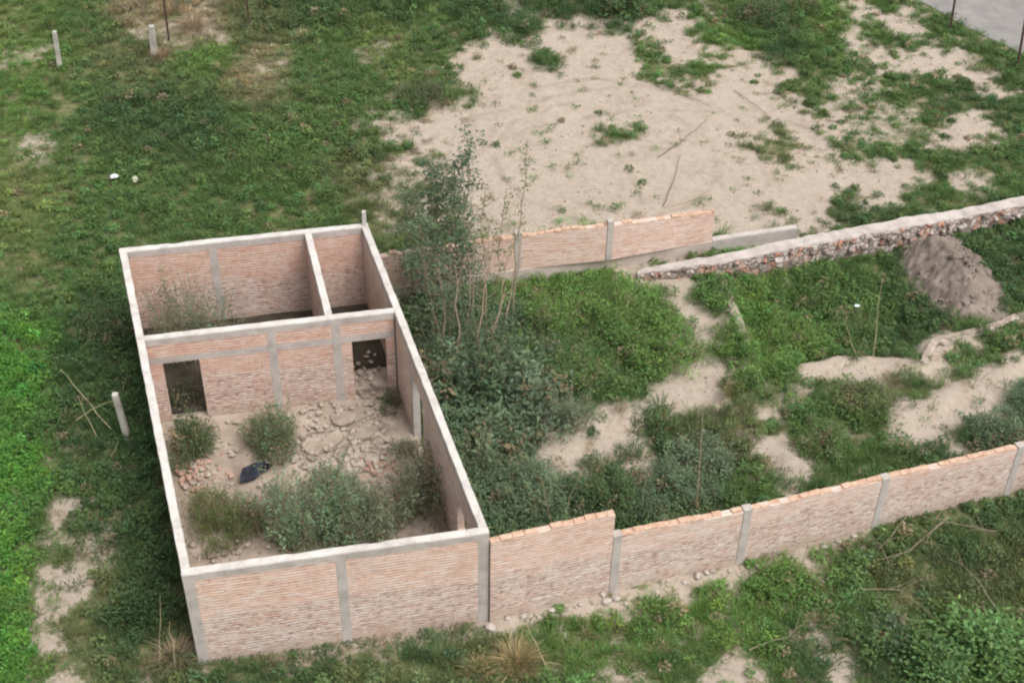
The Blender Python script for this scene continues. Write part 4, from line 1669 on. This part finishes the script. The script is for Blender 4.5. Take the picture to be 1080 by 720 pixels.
def stick(px_pts, hs, r, label, mat, name='stick', cat='stick', twigs=0, group=None):
    pts = []
    for (p, h_) in zip(px_pts, hs):
        q = at(p[0], p[1], h_)
        pts.append(Vector((q.x, q.y, max(h_, gz(q.x, q.y) + r))))
    # subdivide with a little irregularity
    fine = []
    for i in range(len(pts) - 1):
        for j in range(4):
            q = pts[i].lerp(pts[i + 1], j / 4)
            if j:
                q += Vector((random.uniform(-.03, .03), random.uniform(-.03, .03), random.uniform(0, .015)))
            fine.append(q)
    fine.append(pts[-1])
    mb = MB()
    mb.tube(fine, r, r * .5, 5)
    for _ in range(twigs):
        k = random.randint(1, len(fine) - 2)
        a = random.uniform(0, 6.28)
        l_ = random.uniform(.25, .7)
        mb.tube([fine[k], fine[k] + Vector((math.cos(a) * l_ * .5, math.sin(a) * l_ * .5, l_ * .2)), fine[k] + Vector((math.cos(a) * l_, math.sin(a) * l_, l_ * random.uniform(.0, .35)))], r * .5, r * .25, 4)
    o = mb.build(name, mat)
    return tag(o, label, cat, group)


G0 = 'twigs lying on the bare lot'
stick([(690, 90), (720, 101), (750, 113)], [0, 0, 0], .014, 'dark straight twig on the bare lot, farthest from the house', M_TWIG, group=G0)
stick([(694, 166), (720, 148), (746, 126)], [0, 0, 0], .015, 'dark forked twig in the middle of the bare lot', M_TWIG, twigs=1, group=G0)
stick([(699, 217), (711, 190), (718, 162)], [0, 0, 0], .015, 'dark twig pointing at the back brick wall', M_TWIG, group=G0)
stick([(702, 219), (730, 210), (755, 202)], [0, 0, 0], .014, 'pale brown twig lying just behind the back brick wall', M_DEADWOOD, group=G0)
stick([(774, 95), (792, 108), (812, 124)], [0, 0, 0], .013, 'dark twig beside a small weed on the right half of the lot', M_TWIG, group=G0)
stick([(872, 128), (895, 128)], [0, 0], .014, 'short dark twig at the grass edge of the lot', M_TWIG, group=G0)
G1 = 'dry canes left of the house'
stick([(117, 452), (90, 420), (64, 390)], [.15, .5, .9], .011, 'longest yellow cane leaning left of the house', M_STRAW, cat='cane', name='dry_cane', group=G1)
stick([(80, 443), (100, 430), (120, 422)], [.2, .4, .6], .009, 'yellow cane crossing the longest one towards the concrete post', M_STRAW, cat='cane', name='dry_cane', group=G1)
stick([(103, 462), (92, 440), (82, 418)], [.1, .3, .5], .008, 'thin short cane under the crossing canes', M_STRAW, cat='cane', name='dry_cane', group=G1)
stick([(118, 480), (125, 466)], [.1, .5], .009, 'short pale cane in front of the leaning post', M_STRAW, cat='cane', name='dry_cane', group=G1)
stick([(130, 412), (133, 398)], [.4, .9], .008, 'thin cane behind the leaning post', M_STRAW, cat='cane', name='dry_cane', group=G1)


def cane(base, top, label, r=.012, mat=M_STRAW, group='dry standing stems in the yard', twigs=0):
    b = at(*base)
    H = height_for(b, top[1])
    dx = (top[0] - to_px(b.x, b.y, H)[0]) / FPX * 32
    z0 = gz(b.x, b.y)
    mb = MB()
    pts = stem_path(Vector((b.x, b.y, z0 - .05)), Vector((b.x + dx, b.y, H)), 6, .04)
    mb.tube(pts, r, r * .45, 5)
    for _ in range(twigs):
        k = random.randint(2, 5)
        a = random.uniform(0, 6.28)
        l_ = random.uniform(.08, .22)
        mb.tube([pts[k], pts[k] + Vector((math.cos(a) * l_, math.sin(a) * l_, l_))], r * .5, r * .25, 4)
    o = mb.build('dry_cane', mat)
    tag(o, label, 'cane', group)


cane((922, 372), (929, 298), 'taller pale stem standing left of the dirt heap', .014, twigs=5)
cane((903, 376), (889, 340), 'shorter pale stem leaning left beside the taller one', .012, twigs=2)
cane((735, 540), (742, 430), 'long dry stem in the yard behind the front wall', .012, twigs=3)
cane((588, 555), (612, 498), 'thin dry stem leaning right behind the tall front wall panel', .010)
cane((585, 562), (572, 505), 'thin dry stem leaning left behind the tall front wall panel', .010)
cane((167, 700), (166, 628), 'thin pale stem left of the house front corner', .010)
cane((184, 705), (178, 655), 'bent dry stem in the tuft at the house corner', .010)
cane((580, 705), (560, 660), 'pale stem rising from the dry tuft below the house', .014)
G2 = 'dead branches at lower right'
stick([(1000, 545), (960, 580), (925, 590)], [.25, .35, .15], .014, 'long bare branch lying below the end of the front wall', M_DEADBRANCH, 'dead_branch', 'dead branch', 6, G2)
stick([(955, 545), (940, 565), (925, 582)], [.2, .3, .1], .010, 'short bare branch beneath the front wall column', M_DEADBRANCH, 'dead_branch', 'dead branch', 3, G2)
stick([(1050, 560), (1000, 550), (975, 545)], [.35, .3, .2], .012, 'bare branch reaching right from the front wall', M_DEADBRANCH, 'dead_branch', 'dead branch', 5, G2)
stick([(1050, 640), (1030, 610), (1010, 590)], [.3, .35, .2], .011, 'thin bare branch above the corner bush', M_DEADBRANCH, 'dead_branch', 'dead branch', 4, G2)
stick([(905, 620), (950, 622), (990, 655)], [.2, .3, .2], .010, 'thin branch left of the corner bush', M_DEADBRANCH, 'dead_branch', 'dead branch', 4, G2)
stick([(790, 685), (830, 672), (850, 655)], [.1, .2, .05], .011, 'curved thin branch on the bare track at the bottom', M_DEADBRANCH, 'dead_branch', 'dead branch', 2, G2)
stick([(845, 600), (852, 570), (853, 540)], [.1, .6, 1.0], .012, 'thin grey sapling stem before the front wall', M_DEADBRANCH, 'dead_branch', 'dead branch', 5, G2)
stick([(350, 512), (364, 480), (372, 462)], [.1, .2, .25], .018, 'dark stick leaning on the rubble inside the house', M_TWIG, 'stick', 'stick', 2, 'sticks inside the house')
stick([(322, 459), (352, 454), (392, 437)], [.12, .15, .2], .014, 'long thin stick across the house floor', M_TWIG, 'stick', 'stick', 2, 'sticks inside the house')
stick([(205, 372), (210, 410)], [1.5, .1], .014, 'bare stick standing in the left doorway of the house', M_DEADWOOD, 'stick', 'stick', 0, 'sticks inside the house')

# ------------------------------------------------------------------ rubble and small finds
rub = MB()
for _ in range(900):
    if random.random() < .75:
        cx, cy = random.gauss(385, 40), random.gauss(478, 30)
    else:
        cx, cy = random.choice([(392, 402), (388, 410), (384, 396), (255, 460), (210, 505), (240, 582), (225, 578), (330, 440)])
        cx += random.gauss(0, 18)
        cy += random.gauss(0, 10)
    q = at(cx, cy, .08)
    if float(wpoly_sd(np.array([q.x]), np.array([q.y]), HOUSE)[0]) < .3:
        continue
    if cy < 412 and 365 < cx < 412:
        q.z = .2
    s = min(.14, abs(random.gauss(.035, .03)) + .018)
    rub.rock((q.x, q.y, (.2 if q.z > .15 else .05) + s * .3 + random.random() * .05), s, .6)
tag(rub.build('rubble', M_RUBBLESTONE), 'broken concrete rubble strewn over the house floor', 'rubble', kind='stuff')
rub = MB()
for _ in range(150):
    cx, cy = random.choice([(205, 500), (210, 495), (400, 495), (415, 490)])
    q = at(cx + random.gauss(0, 14), cy + random.gauss(0, 9), .08)
    if float(wpoly_sd(np.array([q.x]), np.array([q.y]), HOUSE)[0]) < .3:
        continue
    s = random.uniform(.03, .08)
    rub.rock((q.x, q.y, .06 + random.random() * .08), s, .55)
tag(rub.build('brick_rubble', M_REDSTONE), 'broken red brick bits piled at the left wall inside the house', 'rubble', kind='stuff')

cl = MB()
cx_, cy_ = rng.uniform(-16, 18, 9000), rng.uniform(17, 49, 9000)
ok_ = (soil_mask(cx_, cy_) > .6) & (wpoly_sd(cx_, cy_, HOUSE) < -.3) & (rng.random(9000) < .15 + 1.2 * sstep(.5, .7, fbm(cx_ * .8, cy_ * .8, 3, 111)))
cz_ = ground_z(cx_, cy_)
for x_, y_, z_ in list(zip(cx_[ok_], cy_[ok_], cz_[ok_]))[:1500]:
    s_ = .012 + abs(random.gauss(0, .019))
    cl.rock((x_, y_, z_ + s_ * .3), s_, .7)
tag(cl.build('clods', M_CLOD), 'small clods and pebbles scattered over the bare soil', 'clods', kind='stuff')
cl = MB()
for _ in range(620):
    i_ = random.randrange(len(HEAP))
    e_ = HEAP[i_].lerp(HEAP[(i_ + 1) % len(HEAP)], random.random())
    c_ = sum(HEAP, Vector((0, 0))) / len(HEAP)
    e_ = c_ + (e_ - c_) * random.random() ** .4 * 1.25
    s_ = .02 + abs(random.gauss(0, .04))
    dd_ = float(wpoly_sd(np.array([e_.x]), np.array([e_.y]), HEAP)[0])
    cl.rock((e_.x, e_.y, gz(e_.x, e_.y) + s_ * .3 + max(0, dd_ + .2) * .55), s_, .7)
tag(cl.build('heap_clods', M_SOILPILE), 'loose clods spilled round the foot of the dirt heap', 'clods', kind='stuff')

# broken slabs of the floor screed
SL = [((348, 462), .38), ((385, 455), .32), ((418, 462), .3), ((430, 500), .26), ((330, 470), .3), ((405, 430), .3), ((362, 440), .32), ((412, 515), .24)]
for (p, s) in SL:
    q = at(*p, .1)
    mb = MB()
    k = random.randint(5, 7)
    a0 = random.random() * 6
    ring = [(q.x + math.cos(a0 + i * 6.283 / k) * s * random.uniform(.7, 1.15), q.y + math.sin(a0 + i * 6.283 / k) * s * random.uniform(.7, 1.15)) for i in range(k)]
    tx, ty = random.uniform(-.12, .12), random.uniform(-.12, .12)
    zt = [.125 + (x - q.x) * tx + (y - q.y) * ty for x, y in ring]
    mb.quad([(x, y, z) for (x, y), z in zip(ring, zt)])
    mb.quad([(x, y, z - .1) for (x, y), z in zip(ring, zt)][::-1])
    for i in range(k):
        j = (i + 1) % k
        mb.quad([(*ring[i], zt[i] - .1), (*ring[j], zt[j] - .1), (*ring[j], zt[j]), (*ring[i], zt[i])])
    tag(mb.build('broken_slab', M_EARTHCAP, None, .012), 'flat broken piece of pale concrete screed on the house floor', 'broken slab', 'broken screed slabs on the house floor')

# stones along the foot of the front wall
ST_PX = [(470, 657, .10), (517, 659, .17), (535, 650, .08), (552, 648, .09), (566, 646, .07), (582, 642, .10), (600, 640, .08), (612, 636, .07), (592, 634, .06), (625, 634, .09), (640, 633, .15), (650, 629, .12), (636, 626, .10), (660, 634, .08),
         (676, 627, .07), (692, 622, .08), (735, 606, .12), (745, 603, .10), (752, 600, .08), (722, 612, .07), (770, 600, .08), (800, 594, .10), (812, 590, .07), (848, 600, .09), (870, 572, .08), (885, 567, .08), (862, 576, .06), (902, 562, .09), (330, 684, .08), (690, 660, .05)]
for (x_, y_, s) in ST_PX:
    q = at(x_, y_ + 2)
    s *= .8
    mb = MB()
    mb.rock((q.x, q.y, gz(q.x, q.y) + s * .42), s, .75)
    big = (x_, y_) == (517, 659)
    if big:
        tag(mb.build('stone', M_STONE), 'upright pale stone at the foot of the house front right corner column', 'stone')
    elif (x_, y_) == (640, 633):
        tag(mb.build('stone', M_STONE), 'biggest pale stone at the foot of the wall, below its step', 'stone')
    else:
        tag(mb.build('stone', M_STONE), 'small pale stone lying along the foot of the front walls', 'stone', 'stones at the foot of the front walls')

q = at(143, 192)
mb = MB()
mb.rock((q.x, q.y, gz(q.x, q.y) + .16), .13, .8, seed=4)
tag(mb.build('pale_boulder', M_MOSSY), 'round greenish pale stone in the grass behind the house', 'stone')


def crumpled(name, px, s, mat, label, cat, zf=.8, z=None, stretch=(1, 1), rot=0.0, seed=3):
    """a folded plastic sheet or bag, modelled as a creased closed skin"""
    q = at(*px, z or 0)
    z0 = (z if z else gz(q.x, q.y))
    import bmesh
    bm = bmesh.new()
    bmesh.ops.create_icosphere(bm, subdivisions=(2 if s > .2 else 3), radius=1)
    rr = random.Random(seed)
    lob = [(Vector((rr.gauss(0, 1), rr.gauss(0, 1), rr.gauss(0, .5))).normalized(), rr.uniform(.15, .55)) for _ in range(9)]
    for v in bm.verts:
        c = v.co.copy()
        k = .62 + sum(a_ * max(0, c.dot(d_)) ** 6 for d_, a_ in lob) + rr.uniform(-.14, .16)
        x, y = c.x * k * s * stretch[0], c.y * k * s * stretch[1]
        ca, sa = math.cos(rot), math.sin(rot)
        v.co = Vector((x * ca - y * sa, x * sa + y * ca, max(c.z * k * s * zf, -.3 * s) + .3 * s))
    me = bpy.data.meshes.new(name)
    bm.to_mesh(me)
    bm.free()
    me.materials.append(mat)
    o = bpy.data.objects.new(name, me)
    COL.objects.link(o)
    o.location = (q.x, q.y, z0)
    return tag(o, label, cat)


crumpled('plastic_bag', (269, 500), .25, M_BAG, 'crumpled dark blue plastic bag on the dirt floor of the house', 'plastic bag', .8, .08, (1.75, .8), .75, 5)
crumpled('plastic_litter', (119, 187), .10, M_LITTER, 'white plastic litter in the grass behind the house', 'litter', .8, .14, (1.2, .9), .4, 8)
crumpled('paper_scrap', (904, 323), .06, M_LITTER, 'tiny white scrap among green weeds below the stone foundation', 'litter', .6, .55, (1.3, .9), .4, 9)

# ------------------------------------------------------------------ light
w = bpy.data.worlds.new('World')
scene.world = w
w.use_nodes = True
nt = w.node_tree
bg = nt.nodes['Background']
sky = nt.nodes.new('ShaderNodeTexSky')
sky.sky_type = 'NISHITA'
sky.sun_disc = False
SUN_EL, SUN_AZ = R(60), R(132)      # azimuth clockwise from +Y
sky.sun_elevation = SUN_EL
sky.sun_rotation = SUN_AZ
sky.dust_density = 6.0
sky.air_density = 1.0
sky.ozone_density = 1.0
hs = nt.nodes.new('ShaderNodeHueSaturation')      # a cloud deck: little colour left in the sky
hs.inputs['Saturation'].default_value = .10
nt.links.new(sky.outputs[0], hs.inputs['Color'])
nt.links.new(hs.outputs[0], bg.inputs['Color'])
bg.inputs['Strength'].default_value = .15
sun_d = bpy.data.lights.new('sun', 'SUN')
sun_d.energy = 1.25
sun_d.angle = R(24)
sun_d.color = (1, .95, .885)
sun = bpy.data.objects.new('sun', sun_d)
COL.objects.link(sun)
sdir = Vector((math.sin(SUN_AZ) * math.cos(SUN_EL), math.cos(SUN_AZ) * math.cos(SUN_EL), math.sin(SUN_EL)))
sun.rotation_euler = sdir.to_track_quat('Z', 'Y').to_euler()
sun.location = (0, 0, 40)

scene.view_settings.view_transform = 'Standard'
scene.view_settings.look = 'None'
scene.view_settings.exposure = .40
scene.view_settings.gamma = 1
scene.cycles.use_denoising = True
scene.cycles.max_bounces = 6
scene.cycles.diffuse_bounces = 3
scene.cycles.filter_width = 2.2
